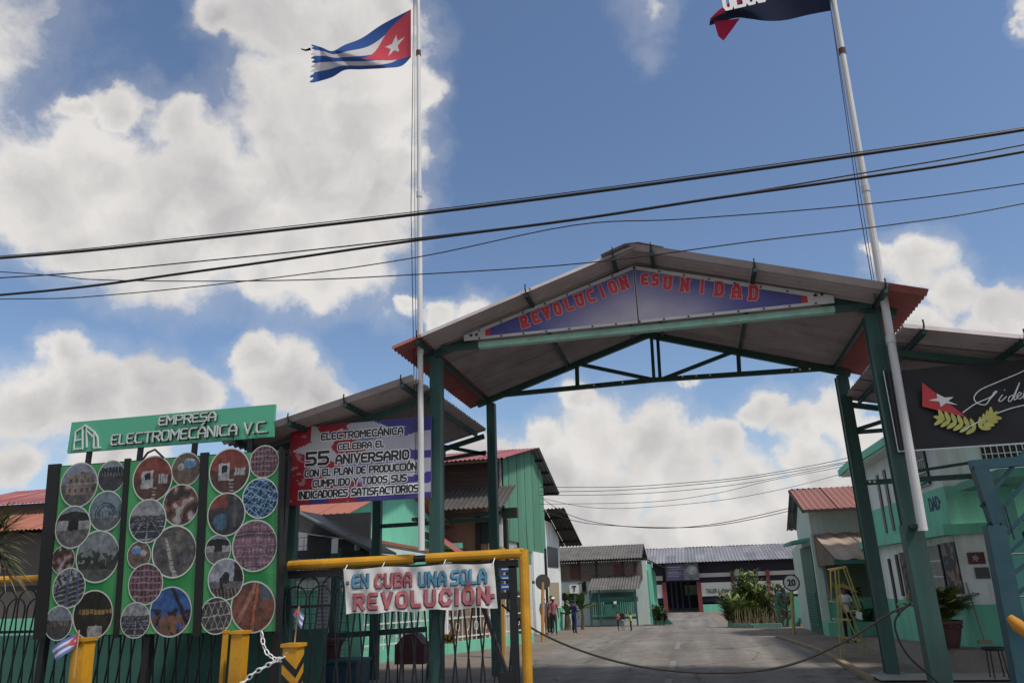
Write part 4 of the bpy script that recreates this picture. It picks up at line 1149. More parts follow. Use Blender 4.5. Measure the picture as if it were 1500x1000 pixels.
# ------------------------------------------------------------------ teal gate leaf on the right
tg = thing('lattice_gate', at(1490,1000,12.0), 'teal steel gate leaf with slanting lattice bars at the right edge', 'gate')
def tgb(p, q, w, Y=12.2, mat=None, name='bar'): return MB().beam(at(*p, Y), at(*q, Y), w, w).build(name, mat or steel_b, tg)
tgb((1433,682), (1464,775), .19, name='frame_post'); tgb((1456,770), (1503,1020), .23, name='frame_post')
tgb((1421,681), (1600,668), .13, name='top_bar')
for p, q in (((1437,742),(1505,655)),((1447,770),(1540,660)),((1458,800),(1560,690)),((1463,822),(1570,730)),((1470,850),(1580,770)),((1476,880),(1580,800))): tgb(p, q, .045)
for y in (812, 875): MB().tube([at(1465, y, 12.15), at(1560, y-5, 12.15)], .012, 5).build('wire', iron, tg)
for x, y in ((1472,742),(1466,765)): MB().tube([at(x, y, 12.1), at(x+14, y+48, 12.1)], .012, 5).build('wire', iron, tg)
o = MB().tube([at(1478,903,11.9), at(1490,915,11.9), at(1510,930,11.9)], [.05,.09,.08], 8); o.smooth = True
tag(o.build('rag', M('orange_cloth', (.5,.22,.03), .9, .2, 4, .2)), 'orange and white rag caught on the teal gate frame', 'cloth')

# ------------------------------------------------------------------ building helpers
def wallbox(t, a, c, mat, name='wall'): return box(name, a, c, mat, t)
def grille(t, P, right, up, w, h, n, mat=None, r=.018, rails=(0,.5,1), name='window_bar'):
    P, right, up = Vector(P), Vector(right).normalized(), Vector(up).normalized()
    for i in range(n):
        q = P + right*w*(i+.5)/n; MB().beam(q, q+up*h, r, r, up=(0,1,0)).build(name, mat or greybar, t)
    for f in rails: MB().beam(P+up*h*f, P+up*h*f+right*w, r, r).build('window_rail', mat or greybar, t)
def gable_house(t, xw, y0, y1, xfar, zeave, zridge, over, roofmat, wallmat, zbase, sheet=1.1, ym=None, facing=1, pitch=.18, amp=.03, ovx=.5):
    """ridge along X; end wall at x = xw, body goes to xfar"""
    ym = ym or (y0+y1)/2
    s = 1 if xw > xfar else -1
    k0 = (zridge-zeave)/(ym-(y0-over)); k1 = (zridge-zeave)/((y1+over)-ym)
    zw0 = zeave + k0*over - .06; zw1 = zeave + k1*over - .06
    MB().prism([(xw,y0,zbase),(xw,y1,zbase),(xw,y1,zw1),(xw,ym,zridge-.06),(xw,y0,zw0)], (xfar-xw,0,0)).build('wall', wallmat, t)
    xe = xw + s*ovx
    sheets('roof_sheet', roofmat, t, (xe, y0-over, zeave), (xfar-xe, 0, 0), (0, ym-y0+over, zridge-zeave), sheet, pitch, amp)
    sheets('roof_sheet', roofmat, t, (xe, y1+over, zeave), (xfar-xe, 0, 0), (0, ym-y1-over, zridge-zeave), sheet, pitch, amp)
    return xe

# ---- tall building with green corrugated gable (left)
X1 = -7.1
tb = thing('factory_house', (X1, 33, 0), 'tall house with dark red roof and green corrugated gable left of the road', 'building')
y0, y1, ym = 29.3, 38.0, 34.9
zev, zrd = 6.55, 8.05
grey_under = M('roof_grey_under', (.20,.21,.22), .7, .15, 1, .05)
MB().prism([(X1-.02,y0,-.3),(X1-.02,y1,-.3),(X1-.02,y1,6.9),(X1-.02,ym,zrd-.15),(X1-.02,y0,6.75)], (-14,0,0)).build('wall', M('tall_wall', (.40,.42,.40), .85, .15, 1, .1, dirt=(.2,.2,.19), dirtamt=.5, streak=True), tb)
xe = -6.62
def zr1(y): return zev + (zrd-zev)*(y-28.1)/(35.0-28.1)
def zr2(y): return zrd - (zrd-6.45)*(y-35.0)/(40.4-35.0)
for i in range(13):
    xa = xe - i*1.1
    corr('roof_sheet', roofred, tb, (xa-1.1, 28.1, zev+.05+.01*(i%2)), (1.12,0,0), (0, 6.9, zrd-zev), .18, .03)
    corr('roof_sheet', grey_under, tb, (xa-1.1, 35.0, zrd+.05), (1.12,0,0), (0, 5.4, 6.45-zrd), .18, .025)
for y in (36.2, 37.6, 39.0, 40.2): MB().beam((xe-.02, y, zr2(y)-.02), (xe-1.0, y, zr2(y)-.02), .09, .1).build('purlin', iron, tb)
# green corrugated cladding in strips that follow the roof line, with an uneven lower edge
ys_ = y0+.05; k = 0
while ys_ < y1-.2:
    ye = min(ys_+.82, y1); ztop = (zr1((ys_+ye)/2) if (ys_+ye)/2 < 35 else zr2((ys_+ye)/2)) - .02
    t0 = (ys_-y0)/(y1-y0)
    zlow = 4.35 - .95*t0 + .05*math.sin(k*3.1)
    zlow = 3.62 if t0 < .25 else 3.35 - .1*t0
    o = corr('cladding_sheet', cgreen, tb, (X1+.04+.012*(k%2), ys_, zlow), (0, (ye-ys_)*1.02, 0), (0, 0, ztop-zlow), .10, .022, jitter=.003)
    ys_ += .82; k += 1
for i in range(4):
    ya = 31.2 + i*.8; corr('cladding_sheet', cgreen, tb, (X1+.02, ya, .9), (0, .82, 0), (0, 0, 2.5), .10, .02)
box('window', (X1-.05, 31.3, -.0), (X1+.06, 33.2, 1.55), dark, tb)
box('pilaster', (X1-.01, 34.6, -.3), (X1+.1, 37.2, 3.35), white, tb)
box('dark_upright', (X1+.02, 37.5, -.4), (X1+.14, 37.7, 3.6), black, tb)  # black strip colours in the dark gap before the white house
box('dark_upright', (X1+.0, 29.6, 1.0), (X1+.12, 29.75, 4.4), black, tb)
MB().beam((X1+.3, 31.0, 2.0), (X1+.3, 33.4, 2.02), .12, .12).build('awning_bar', iron, tb)
for i in range(9):          # brown boards below the eave on the front
    z = 5.35 + i*.145; box('board', (-20, y0-.05-.008*(i%2), z), (X1-.1, y0-.01, z+.13), brown, tb)
box('front_wall', (-20, y0-.06, 3.2), (-7.75, y0-.01, 5.3), salmon, tb)
box('front_wall', (-7.68, y0-.08, -.2), (X1-.0, y0-.02, 4.2), white, tb)
box('front_wall', (-20, y0-.07, -.2), (-7.75, y0-.02, 3.15), salmon, tb)
box('pillar', (-8.16, y0-.2, 0), (-7.98, y0-.09, 4.7), M('dark_wood_post', (.04,.03,.03), .8, .2, 3, .1), tb)
p, q = at(700,796,y0-.1), at(722,759,y0-.1); box('window', (p.x, y0-.12, p.z), (q.x+.1, y0-.085, q.z), dark, tb)
sheets('awning_sheet', fibd, tb, (-13.4, 27.7, 4.72), (6.75, 0, 0), (.12, 1.6, .95), 1.0, .18, .035)
box('beam', (-13.4, 28.0, 4.45), (-6.8, 28.12, 4.6), black, tb)
box('hanging_lamp', (-6.9, 28.3, 4.35), (-6.3, 28.6, 4.72), black, tb)
box('dark_upright', (-7.0, 28.9, 3.3), (-6.85, 29.0, 4.7), black, tb)
p = at(690,700,29.2)
# second white building
wb = thing('white_house', (X1, 40, 0), 'narrow white house with overhanging dark sheet roof beyond the green gable', 'building')
MB().prism([(X1,38.1,-.6),(X1,42.4,-.6),(X1,42.4,4.3),(X1,40.2,5.0),(X1,38.1,5.0)], (-9,0,0)).build('wall', white, wb)
box('skirting', (X1+.005, 38.6, -.6), (X1+.03, 42.4, .75), mint, wb)
o0 = at(797,745,38.4)
for i in range(6):
    xa = -6.05-i*1.0
    corr('roof_sheet', fibd, wb, (xa-1.0, 38.2, 5.55), (1.02,0,0), (0, 6.0, -1.6), .18, .035)
for y, z in ((39.4, 5.15), (41.2, 4.68), (43.2, 4.15)): MB().beam((-6.1, y, z), (-8, y, z), .08, .1).build('purlin', iron, wb)
p, q = atX(803,826,X1+.03), atX(817,802,X1+.03); box('window', (X1+.005, p.y, 2.75), (X1+.03, q.y, 3.75), dark, wb)
p, q = atX(806,880,X1+.03), atX(818,853,X1+.03); box('shutter', (X1+.005, p.y, .9), (X1+.05, q.y, 2.0), ochre, wb)

# ---- green house behind the left side
gh = thing('green_house', (-9.6, 25, 0), 'mint green house with orange red sheet roof behind the anniversary banner', 'building')
xw = -9.55
MB().prism([(xw,20.5,0),(xw,28.9,0),(xw,28.9,4.1),(xw,24.7,5.4),(xw,20.5,4.05)], (-9,0,0)).build('wall', mint, gh)
for i in range(7):
    xa = -9.1-i*1.0
    corr('roof_sheet', rooftile, gh, (xa-1, 19.7, 3.95), (1.02,0,0), (0, 5.0, 1.55), .2, .03)
    corr('roof_sheet', rooftile, gh, (xa-1, 24.7, 5.5), (1.02,0,0), (0, 4.8, -1.45), .2, .03)
box('eave_board', (-16, 19.95, 3.74), (-9.3, 20.02, 3.88), black, gh)
MB().box((-9.5, 28.0, 3.3), (-8.4, 28.2, 3.5)).build('roof_bracket', mint, gh)
sheets('awning_sheet', rustred, gh, (-9.4, 27.0, 3.9), (0, 2.2, 0), (1.3, 0, -.9), 1.0, .15, .02)
p = at(508,770,20.4); box('window', (-10.3, 20.42, 2.9), (-9.75, 20.48, 3.6), dark, gh)

# lean-to with tiled edge and ironwork veranda
vr = thing('veranda', (-8, 22, 0), 'veranda with red tiled edge and white ironwork in front of the mint green house', 'veranda')
pa, pb_ = at(520,787,19.0), at(660,812,25.5)
MB().beam(pa, pb_, .12, .09).build('roof_edge', rooftile, vr)
MB().prism([pa+Vector((0,0,-.05)), pb_+Vector((0,0,-.05)), pb_+Vector((-2.5,0,.35)), pa+Vector((-2.5,0,.35))], (0,0,-.03)).build('roof_slab', mintpale, vr)
MB().beam(pa+Vector((.02,0,-.22)), pb_+Vector((.02,0,-.22)), .05, .2).build('fascia', mintpale, vr)
# ironwork fence panels (white) on a mint plinth
fp = [(-10.4, 19.5), (-9.4, 19.9), (-7.55, 23.4), (-5.75, 27.6)]
for (xa, ya), (xb, yb) in zip(fp, fp[1:]):
    d = Vector((xb-xa, yb-ya, 0)); Ln = d.length; dn = d.normalized()
    MB().beam((xa, ya, .16), (xb, yb, .16), .18, .32).build('plinth', mint, vr)
    n = int(Ln/.22)
    for i in range(n):
        q = Vector((xa, ya, .32)) + dn*(Ln*(i+.5)/n); MB().beam(q, q+Vector((0,0,1.25)), .028, .028, up=(0,1,0)).build('picket', greybar, vr)
    for z in (.45, 1.0, 1.55): MB().beam((xa, ya, z), (xb, yb, z), .03, .04).build('fence_rail', greybar, vr)
    for i in range(0, n, 2):
        q = Vector((xa, ya, .74)) + dn*(Ln*(i+.5)/n); pp = [q + dn*.09*math.cos(a) + Vector((0,0,.14*math.sin(a))) for a in [j*math.pi/4 for j in range(9)]]
        MB().tube(pp, .012, 4, cap=False).build('scroll', greybar, vr)
    MB().beam((xb, yb, 0), (xb, yb, 2.6), .12, .12, up=(0,1,0)).build('post', white, vr)
box('back_wall', (-9.5, 20.4, 0), (-9.45, 28.8, 1.2), mint, vr)
# picture poster inside the veranda
p0_, p1_ = at(655,905,24.2), at(690,862,24.2)
ps = thing('poster', (p0_.x, 24.2, p0_.z), 'framed colour poster on the white veranda ironwork', 'poster')
def pcl(u, v):
    if min(u, 1-u) < .06 or v < .06: return (.55,.55,.53)
    if v > .72: return lerp((.07,.06,.06), (.3,.3,.28), .5+.5*nz(u*6, v*6, 1))
    if v > .45: return lerp((.40,.17,.10), (.5,.32,.22), .5+.8*nz(u*7, v*7, 1))
    return lerp((.40,.25,.20), (.25,.15,.12), .5+.8*nz(u*9, v*5, 1))
MB().box((p0_.x, 24.22, p0_.z), (p1_.x, 24.26, p1_.z)).build('poster_board', whitep, ps)
pgrid('printed_field', lambda u, v: (p0_.x+(p1_.x-p0_.x)*u, 24.2, p0_.z+(p1_.z-p0_.z)*v), 24, 28, pcl, ps)
# guard booth with dark slanting roof
gb = thing('guard_booth', (-9, 18, 0), 'dark roofed booth with pale slatted parapet and wire mesh behind the gate', 'booth')
a_, c_ = at(425,745,17.6), at(545,806,17.6)
MB().tube([a_, c_], .055, 10).build('gutter', M('grey_pipe', (.12,.13,.14), .5, .1, 3, 0), gb)
MB().prism([a_, c_, c_+Vector((0,1.6,.0)), a_+Vector((0,1.6,.0))], (0,0,-.05)).build('roof', black, gb)
p, q = at(430,800,19.2), at(545,760,19.2)
box('back_wall', (-11.9, 19.2, 2.1), (-8.3, 19.28, 3.9), M('booth_dark', (.045,.045,.05), .8, .3, 2, .1), gb)
n = 20
for i in range(n):
    x = -10.3 + i*.125; box('slat', (x, 18.4, 2.25), (x+.095, 18.44, 2.72), M('pale_slat', (.42,.44,.38), .7, .1, 3, 0), gb)
box('parapet', (-10.6, 18.5, 1.95), (-7.6, 18.6, 2.3), mintpale, gb)
box('front_wall', (-11.5, 18.6, 0), (-8.2, 18.75, 1.9), mint, gb)
for i in range(16):
    x = -10.4 + i*.15; MB().tube([(x, 17.6, .3), (x, 17.6, 3.2)], .006, 4).build('mesh_wire', iron, gb)
for i in range(15):
    z = .4 + i*.2; MB().tube([(-10.4, 17.6, z), (-8.1, 17.6, z)], .006, 4).build('mesh_wire', iron, gb)
for (px, w) in ((490, .17),):
    x = at(px, 880, 17.3).x; box('post', (x-w/2, 17.2, 0), (x+w/2, 17.4, 2.9), steel, gb)
a_, c_ = at(440,934,17.2), at(625,921,17.2); MB().beam(a_, c_, .07, .12).build('rail', steel, gb)
# window with bars in booth
p, q = at(434,806,17.9), at(450,786,17.9); w_ = box('window', (p.x, 17.9, p.z), (q.x, 17.93, q.z+.1), whitep, gb)
p, q = at(485,810,17.1), at(495,788,17.1)
tag(box('paper_notice', (p.x, 17.1, p.z), (q.x, 17.12, q.z), whitep), 'small white notice stuck on the dark booth post', 'notice')
p, q = at(462,927,16.9), at(484,842,16.9)
nb2 = thing('notice_sheet', (p.x, 16.9, p.z), 'tall pale notice sheet with lines of small print behind the gate bars', 'notice')
pgrid('printed_field', lambda u, v: (p.x+(q.x-p.x)*u, 16.9, p.z+(q.z-p.z)*v), 20, 60, lambda u, v: (.20,.20,.24) if (v*15) % 1 < .38 and .12 < u < .9 and .03 < v < .9 else (.42,.40,.42), nb2)
MB().box((p.x, 16.91, p.z), (q.x, 16.94, q.z)).build('backing', greybar, nb2)
# blue chest, maroon pots
ch = thing('chest', at(470,1000,15.6), 'dark blue steel chest standing behind the gate, left side', 'chest')
p, q = at(432,1010,15.6), at(522,966,15.6)
box('body', (p.x, 15.6, 0), (q.x, 16.3, q.z-.06), M('blue_box', (.035,.075,.11), .5, .2, 3, .05), ch); box('lid', (p.x-.03, 15.57, q.z-.055), (q.x+.03, 16.33, q.z), M('blue_lid', (.05,.11,.15), .5, .2, 3, .05), ch)
def pot(name, label, c, r0, r1, h, mat=terra):
    t = thing(name, c, label, 'pot'); b = MB(); b.smooth = True
    b.lathe(c, [(0.02,0.0),(r0,0.0),(r0*1.05,.03),(r1*.86,h*.55),(r1*.97,h*.82),(r1*1.08,h*.86),(r1*1.08,h),(r1*.95,h),(r1*.9,h*.85),(0.02,h*.84)], 20)
    b.build('pot_body', mat, t)
    bb_ = MB().lathe(Vector(c)+Vector((0,0,h*.68)), [(r1*.93,0),(r1*1.0,.03),(r1*.97,.06)], 20); bb_.build('pot_band', mat, t); return t
pc_ = at(497,966,16.6); pot('barrel', 'maroon tub on the blue chest behind the gate', (pc_.x, 16.0, at(497,966,15.95).z), .26, .34, .42)
gr = thing('grill_planter', (at(604,970,16.5).x, 16.5, 0), 'dark maroon metal box on thin legs behind the gate', 'planter')
x = at(604,970,16.5).x; zb_ = at(604,971,16.5).z; zt_ = at(604,942,16.5).z
box('tub', (x-.33, 16.3, zb_), (x+.33, 16.75, zt_), M('maroon_metal', (.07,.025,.03), .6, .2, 4, .05), gr)
for dx in (-.28, .28):
    for dy_ in (.05, .4): MB().tube([(x+dx, 16.3+dy_, 0), (x+dx, 16.3+dy_, zb_)], .015, 5).build('leg', iron, gr)
MB().prism([(x-.3,16.3,zt_),(x+.3,16.3,zt_),(x+.12,16.3,zt_+.2),(x-.12,16.3,zt_+.2)], (0,.45,0)).build('hood', M('maroon_metal', (.07,.025,.03)), gr)
# yellow notice and blue finger posts on the orange post
ys_ = thing('plate_sign', at(654,935,17.0), 'small yellow plate with black characters right of the left gateway post', 'sign')
p, q = at(645,942,16.0), at(666,928,16.0); box('plate', (p.x, 16.0, p.z), (q.x, 16.02, q.z), yellow, ys_)
text('lettering', 'SI-LA', .15, ((p.x+q.x)/2, 15.99, (p.z+q.z)/2), (1,0,0), (0,0,1), letterk, ys_, .9, .01, .001)
fpz = thing('signpost', (-5.3, 22, 0), 'orange signpost with three blue arrow boards behind the sliding gate', 'signpost')
MB().beam((-5.42, 22, 0), (-5.42, 22, 3.0), .14, .14, up=(0,1,0)).build('post', orange, fpz)
for i, y in enumerate((833, 846, 859)):
    p, q = at(732,y+5,21.9), at(754,y-5,21.9)
    o = MB().prism([(p.x,21.9,p.z),(q.x-.06,21.9,p.z),(q.x,21.9,(p.z+q.z)/2),(q.x-.06,21.9,q.z),(p.x,21.9,q.z)], (0,.03,0)).build('arrow_board', M('sign_blue', (.03,.16,.48), .5, .1, 3, 0), fpz)
    box('text_line', (p.x+.06, 21.89, (p.z+q.z)/2-.02), (q.x-.1, 21.895, (p.z+q.z)/2+.02), whitep, fpz)
def roundsign(label, px, pyb, pyc, r, txt, Y=None, back=False):
    d = ray(px, pyb); Yb_ = Y; base = at(px, pyb, Yb_); P = at(px+(-4 if not back else 0), pyc, Yb_)
    t = thing('road_sign', (base.x, base.y, base.z), label, 'road sign')
    MB().tube([base, (P.x, P.y+.03, P.z)], .06, 8).build('post', yellow2 if not back else orange, t)
    n = 24
    def disc(rr_, y, dy_, m, nm): return MB().prism([(P.x+rr_*math.cos(2*math.pi*k/n), y, P.z+rr_*math.sin(2*math.pi*k/n)) for k in range(n)], (0, dy_, 0)).build(nm, m, t)
    if back: disc(r, P.y, .02, M('sign_back', (.08,.07,.07), .6, .2, 4, 0), 'sign_disc')
    else:
        disc(r, P.y-.03, .02, letterk, 'sign_rim'); disc(r*.84, P.y-.036, .01, greybar, 'sign_disc')
        text('lettering', txt, r*1.05, (P.x, P.y-.05, P.z), (1,0,0), (0,0,1), letterk, t, .9, .01, .002)
roundsign('back of a round road sign on an orange post, left pavement', 795, 938, 852, .27, '', 27.9, True)
roundsign('round speed limit sign on a yellow post by the right green wall', 1163, 929, 853, .30, '20', 30.4)
tsx = at(841,862,37.5)
ts_ = thing('letter_sign', (tsx.x, 37.5, 0), 'small white square sign with the letter T by the banana plants', 'sign')
MB().box((tsx.x-.22, 37.5, tsx.z-.2), (tsx.x+.22, 37.53, tsx.z+.2)).build('plate', greybar, ts_); text('lettering', 'T', .34, (tsx.x, 37.48, tsx.z), (1,0,0), (0,0,1), letterk, ts_, 1, .015, .002)
MB().tube([(tsx.x, 37.55, zg(37.5)), (tsx.x, 37.55, tsx.z)], .03, 6).build('post', steel, ts_)

# ---- far left red roofs
fl = thing('long_shed', (-22, 30, 0), 'long shed with two tiers of red sheet roof at the far left', 'building')
Yf_ = 27.0
p, q = at(-40,722,Yf_+2), at(90,712,Yf_+2)
zt_ = q.z; ze_ = at(60,735,Yf_).z
sheets('roof_sheet', roofred, fl, (-32, Yf_, ze_), (22, 0, 0), (0, 4.0, (zt_-ze_)*1.25), 1.2, .2, .03)
z1_ = at(60,748,Yf_).z; box('wall', (-32, Yf_+.1, 0), (-10.5, Yf_+6, ze_-.02), brown, fl)
z2_ = at(60,775,Yf_-2).z; sheets('roof_sheet', rooftile, fl, (-32, Yf_-2.2, z2_), (20.5, 0, 0), (0, 2.6, z1_-z2_), 1.2, .2, .03)
box('wall', (-32, Yf_-1.5, 0), (-12, Yf_+.4, z2_-.05), M('shed_dull', (.10,.09,.085), .8, .1, 1, .1), fl)
box('skirting', (-32, Yf_-1.53, 0), (-12, Yf_-1.51, 1.3), mint, fl)
for i in range(14):
    x = -24+i*.85; box('window', (x, Yf_-1.54, 1.6), (x+.5, Yf_-1.505, 2.4), dark, fl)

# ---- middle distance house
mh = thing('porch_house', (-6, 52, -.7), 'grey roofed house with louvred upper storey and green porch, left of the road end', 'building')
YM = 52.0
def bx(name, p, q, Y, d, mat, t): 
    a = at(*p, Y); c = at(*q, Y); x0, x1 = sorted((a.x, c.x)); z0, z1 = sorted((a.z, c.z)); return box(name, (x0, Y, z0), (x1, Y+d, z1), mat, t)
xm1 = at(950,870,YM).x
box('wall', (-12, YM, -1.2), (xm1, YM+8, 3.2), mintpale, mh)
a = at(820,821,YM-.8); c = at(938,818,YM-.8); r_ = at(937,797,YM+2.4)
sheets('roof_sheet', fib, mh, (-12, YM-.8, a.z), (12+c.x+.1, 0, 0), (0, 3.2, r_.z-a.z), 1.1, .18, .035)
sheets('roof_sheet', fib, mh, (-12, YM+5.6, a.z), (12+c.x+.1, 0, 0), (0, -3.2, r_.z-a.z), 1.1, .18, .035)
zt_ = at(880,822,YM-.1).z; zb_ = at(880,849,YM-.1).z; nb = 9
for i in range(nb):
    z = zb_ + (zt_-zb_)*i/nb; box('louvre', (-12, YM-.12, z), (at(941,835,YM).x, YM-.03, z+(zt_-zb_)/nb*.8), wood, mh)
for px in (836, 900): bx('shutter', (px,847), (px+11,826), YM-.16, .03, brown2, mh)
for px in (848, 873, 912, 930): bx('mullion', (px,848), (px+1.2,822), YM-.17, .03, brown, mh)
bx('window', (853,870), (858,850), YM-.05, .03, dark, mh)
# porch
Yp = 49.2
a, c = at(861,864,Yp), at(936,860,Yp); a2 = at(868,849,Yp+1.4); 
sheets('porch_roof_sheet', fib, mh, (a.x, Yp, a.z), (c.x-a.x, 0, 0), (0, 2.7, a2.z-a.z+.2), 1.0, .18, .035)
zfl = at(900,910,Yp).z
for px in (865, 878, 932): 
    x = at(px,890,Yp).x; box('porch_post', (x-.05, Yp+.1, zg(Yp)), (x+.05, Yp+.2, a.z), steel, mh)
bx('porch_wall', (865,907), (934,902), Yp+.2, .1, dgreen, mh)
bx('porch_board', (865,882), (934,873), Yp+.25, .05, dgreen, mh)
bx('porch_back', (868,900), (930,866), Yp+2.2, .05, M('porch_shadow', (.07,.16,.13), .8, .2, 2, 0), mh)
for i in range(22):
    px = 866 + i*3.1; x = at(px,890,Yp+.2).x; z0_, z1_ = at(px,903,Yp+.2).z, at(px,881,Yp+.2).z
    if 886 < px < 908: continue
    box('picket', (x-.028, Yp+.16, z0_), (x+.028, Yp+.2, z1_), M('picket_green', (.09,.28,.21), .6, .1, 3, 0), mh)
bx('board', (887,902), (907,884), Yp+.1, .05, dgreen, mh)
bx('door_sign', (899,884), (903,880), Yp+.02, .03, whitep, mh)
# side wall slats, stair and lamp bracket
for i in range(6):
    y = YM+.3+i*1.2; box('fin', (xm1, y, -1.1), (xm1+.25, y+.35, 3.0-.1*i), mint, mh)
box('side_panel', (xm1+.002, YM, -1.1), (xm1+.1, YM+7.8, 2.6), mint2, mh)
sheets('side_roof_sheet', fibd, mh, (xm1+1.4, YM+1.2, 2.6), (0, 6, 0), (-1.8, 0, .9), 1.0, .18, .035)
MB().prism([(xm1+.2,YM-1,-.75),(xm1+1.5,YM-1,-.75),(xm1+.2,YM-1,.6)], (0,.15,0)).build('stair', dgreen, mh)
# utility pole beyond
x = at(957,880,56).x; up_ = MB().tube([(x,56,zg(56)),(x-.05,56,3.2)], .09, 8).build('utility_pole', M('pole_wood', (.10,.06,.05), .8, .2, 4, .1)); tag(up_, 'short brown pole beside the grey roofed porch house', 'pole')

# ---- workshop at the end
YW = 85.0
wk = thing('workshop', (2, 90, -1.28), 'long low workshop with grey sheet roof closing the end of the road', 'building')
ze_ = at(1060,821,YW-1).z; zr_ = at(1060,799,YW+7).z
XA_, XB_ = -9.0, 22.0
sheets('roof_sheet', zinc, wk, (XA_, YW-1, ze_), (XB_-XA_, 0, 0), (0, 4.1, (zr_-ze_)/2), 1.05, .35, .05)
sheets('roof_sheet', zinc, wk, (XA_, YW+3, ze_+(zr_-ze_)/2-.02), (XB_-XA_, 0, 0), (0, 4.1, (zr_-ze_)/2), 1.05, .35, .05)
sheets('roof_sheet', zinc, wk, (XA_, YW+16, ze_), (XB_-XA_, 0, 0), (0, -9, zr_-ze_), 1.6, .4, .05)
def zW(py, px=1060): return at(px, py, YW).z
def band(name, ya, yb, mat, x0=None, x1=None, d=0.0):
    return box(name, (x0 if x0 is not None else XA_, YW-d, min(zW(ya), zW(yb))), (x1 if x1 is not None else XB_, YW+.1, max(zW(ya), zW(yb))), mat, wk)
dl, dr = at(975,880,YW).x, at(1026,880,YW).x
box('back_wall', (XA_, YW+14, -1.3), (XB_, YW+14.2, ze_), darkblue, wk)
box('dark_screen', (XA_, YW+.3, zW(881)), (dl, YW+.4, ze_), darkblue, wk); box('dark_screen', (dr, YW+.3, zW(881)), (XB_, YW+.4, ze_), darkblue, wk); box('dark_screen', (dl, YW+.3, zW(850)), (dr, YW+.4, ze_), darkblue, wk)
band('white_band', 838, 844, M('grey_band', (.40,.38,.37), .8, .1, .5, 0), dr+.1); band('white_band', 840, 847, M('grey_band', (.40,.38,.37)), XA_, dl-.1)
band('white_panel', 852, 872, M('panel_white', (.52,.54,.50), .8, .06, .4, 0), dr+.1); band('white_panel', 853, 873, MC['panel_white'], XA_, dl-.1)
band('skirting', 884, 897.5, mint, dr+.1); band('skirting', 885, 898, mint, XA_, dl-.1)
for x in (dl, dr): box('door_column', (x-.22, YW-.15, -1.3), (x+.22, YW+.05, zW(850)), redcol, wk)
for px in (1076, 1128, 1180): x = at(px,870,YW).x; box('column', (x-.18, YW-.2, -1.3), (x+.18, YW-.02, zW(836)), redcol if px == 1128 else brown, wk)
for px in (1000, 1010, 985, 992): x = at(px,880,YW+6).x; box('inner_column', (x-.1, YW+6, -1.3), (x+.1, YW+6.2, 3.0), M('inner_steel', (.12,.13,.16), .7, .1, 1, 0), wk)
a, c = at(1004,871,YW+13.8), at(1024,856,YW+13.8); box('rear_window', (a.x, YW+13.7, a.z), (c.x, YW+13.9, c.z), M('far_green', (.22,.30,.18), .9, .5, 1.2, 0), wk)
a, c = at(976,850,YW-.5), at(1022,824,YW-.5)
wsn = thing('workshop_banner', (a.x, YW-.5, a.z), 'large dark printed banner over the workshop doorway', 'banner')
MB().box((a.x, YW-.46, a.z), (c.x, YW-.4, c.z)).build('banner_sheet', black, wsn)
def wsc(u, v):
    if u < .55: return (.30,.30,.38) if (v*9) % 1 < .4 and .06 < u < .45+.08*math.sin(v*40) and .15 < v < .9 else (.07,.07,.13)
    n = nz(u*7, v*5, 1); 
    if math.hypot((u-.80)*1.6, v-.6) < .26: return lerp((.22,.26,.24), (.36,.36,.40), .5+n)
    return lerp((.08,.10,.10), (.17,.17,.22), .5+n)
pgrid('printed_field', lambda u, v: (a.x+(c.x-a.x)*u, YW-.5, a.z+(c.z-a.z)*v), 60, 30, wsc, wsn)
text('lettering', 'TALLER de Pailería', .60, at(1053,865,YW-.12), (1,0,0), (0,0,1), letterk, wk, .56, .01, .01)
# treeline seen past the buildings

# ---- right building with brick red roof and tan awning
rb = thing('assembly_hall', (4.2, 29.4, 0), 'pale green hall with brick red roof and tan awning right of the road', 'building')
wl = 4.22
MB().prism([(wl,29.4,-.3),(wl,33.2,-.3),(wl,33.2,3.7),(wl,31.3,4.9),(wl,29.4,4.35)], (11,0,0)).build('wall', mintpale, rb)
MB().prism([(wl+.1,33.1,-.3),(wl+.1,36.5,-.3),(wl+.1,36.5,3.0),(wl+.1,33.1,3.3)], (10,0,0)).build('wall', mintpale, rb)
box('skirting', (wl-.02, 29.37, -.3), (13, 29.398, 1.15), mint, rb)
box('wall_shaded_paint', (wl+.3, 29.375, 1.152), (13, 29.397, 2.9), M('olive_shaded_wall', (.16,.22,.15), .8, .15, 1.2, .05), rb)  # olive wall tone with the awning's shade put into its colour
sheets('roof_sheet', roofbrick, rb, (3.92, 28.3, 4.1), (11.5, 0, 0), (0, 3.0, 1.02), 1.1, .2, .03)
sheets('roof_sheet', grey_under, rb, (3.92, 34.0, 3.72), (11.5, 0, 0), (0, -2.7, 1.40), 1.1, .2, .03)
MB().beam((3.9, 28.25, 4.05), (14, 28.25, 4.05), .05, .09).build('eave_board', brown, rb)
MB().beam((3.9, 28.3, 4.04), (3.9, 31.3, 5.06), .05, .1).build('rake_board', brown, rb)
for y in (29.9, 31.4, 32.6, 33.6): z = 4.04 + (y-28.3)*.34 if y < 31.3 else 5.04-(y-31.3)*.515; MB().beam((3.95, y, z), (4.2, y, z), .06, .06).build('purlin', wood, rb)
box('corner_post', (wl-.06, 29.3, -.1), (wl+.2, 29.5, 3.35), mintpale, rb)
MB().prism([(3.55,29.9,3.02),(4.2,29.9,3.12),(4.2,32.4,3.12),(3.55,32.4,3.02)], (0,0,.12)).build('door_canopy', mint2, rb)
box('louvre_door', (wl-.06, 29.8, -.1), (wl-.01, 32.6, 2.95), dgreen, rb)
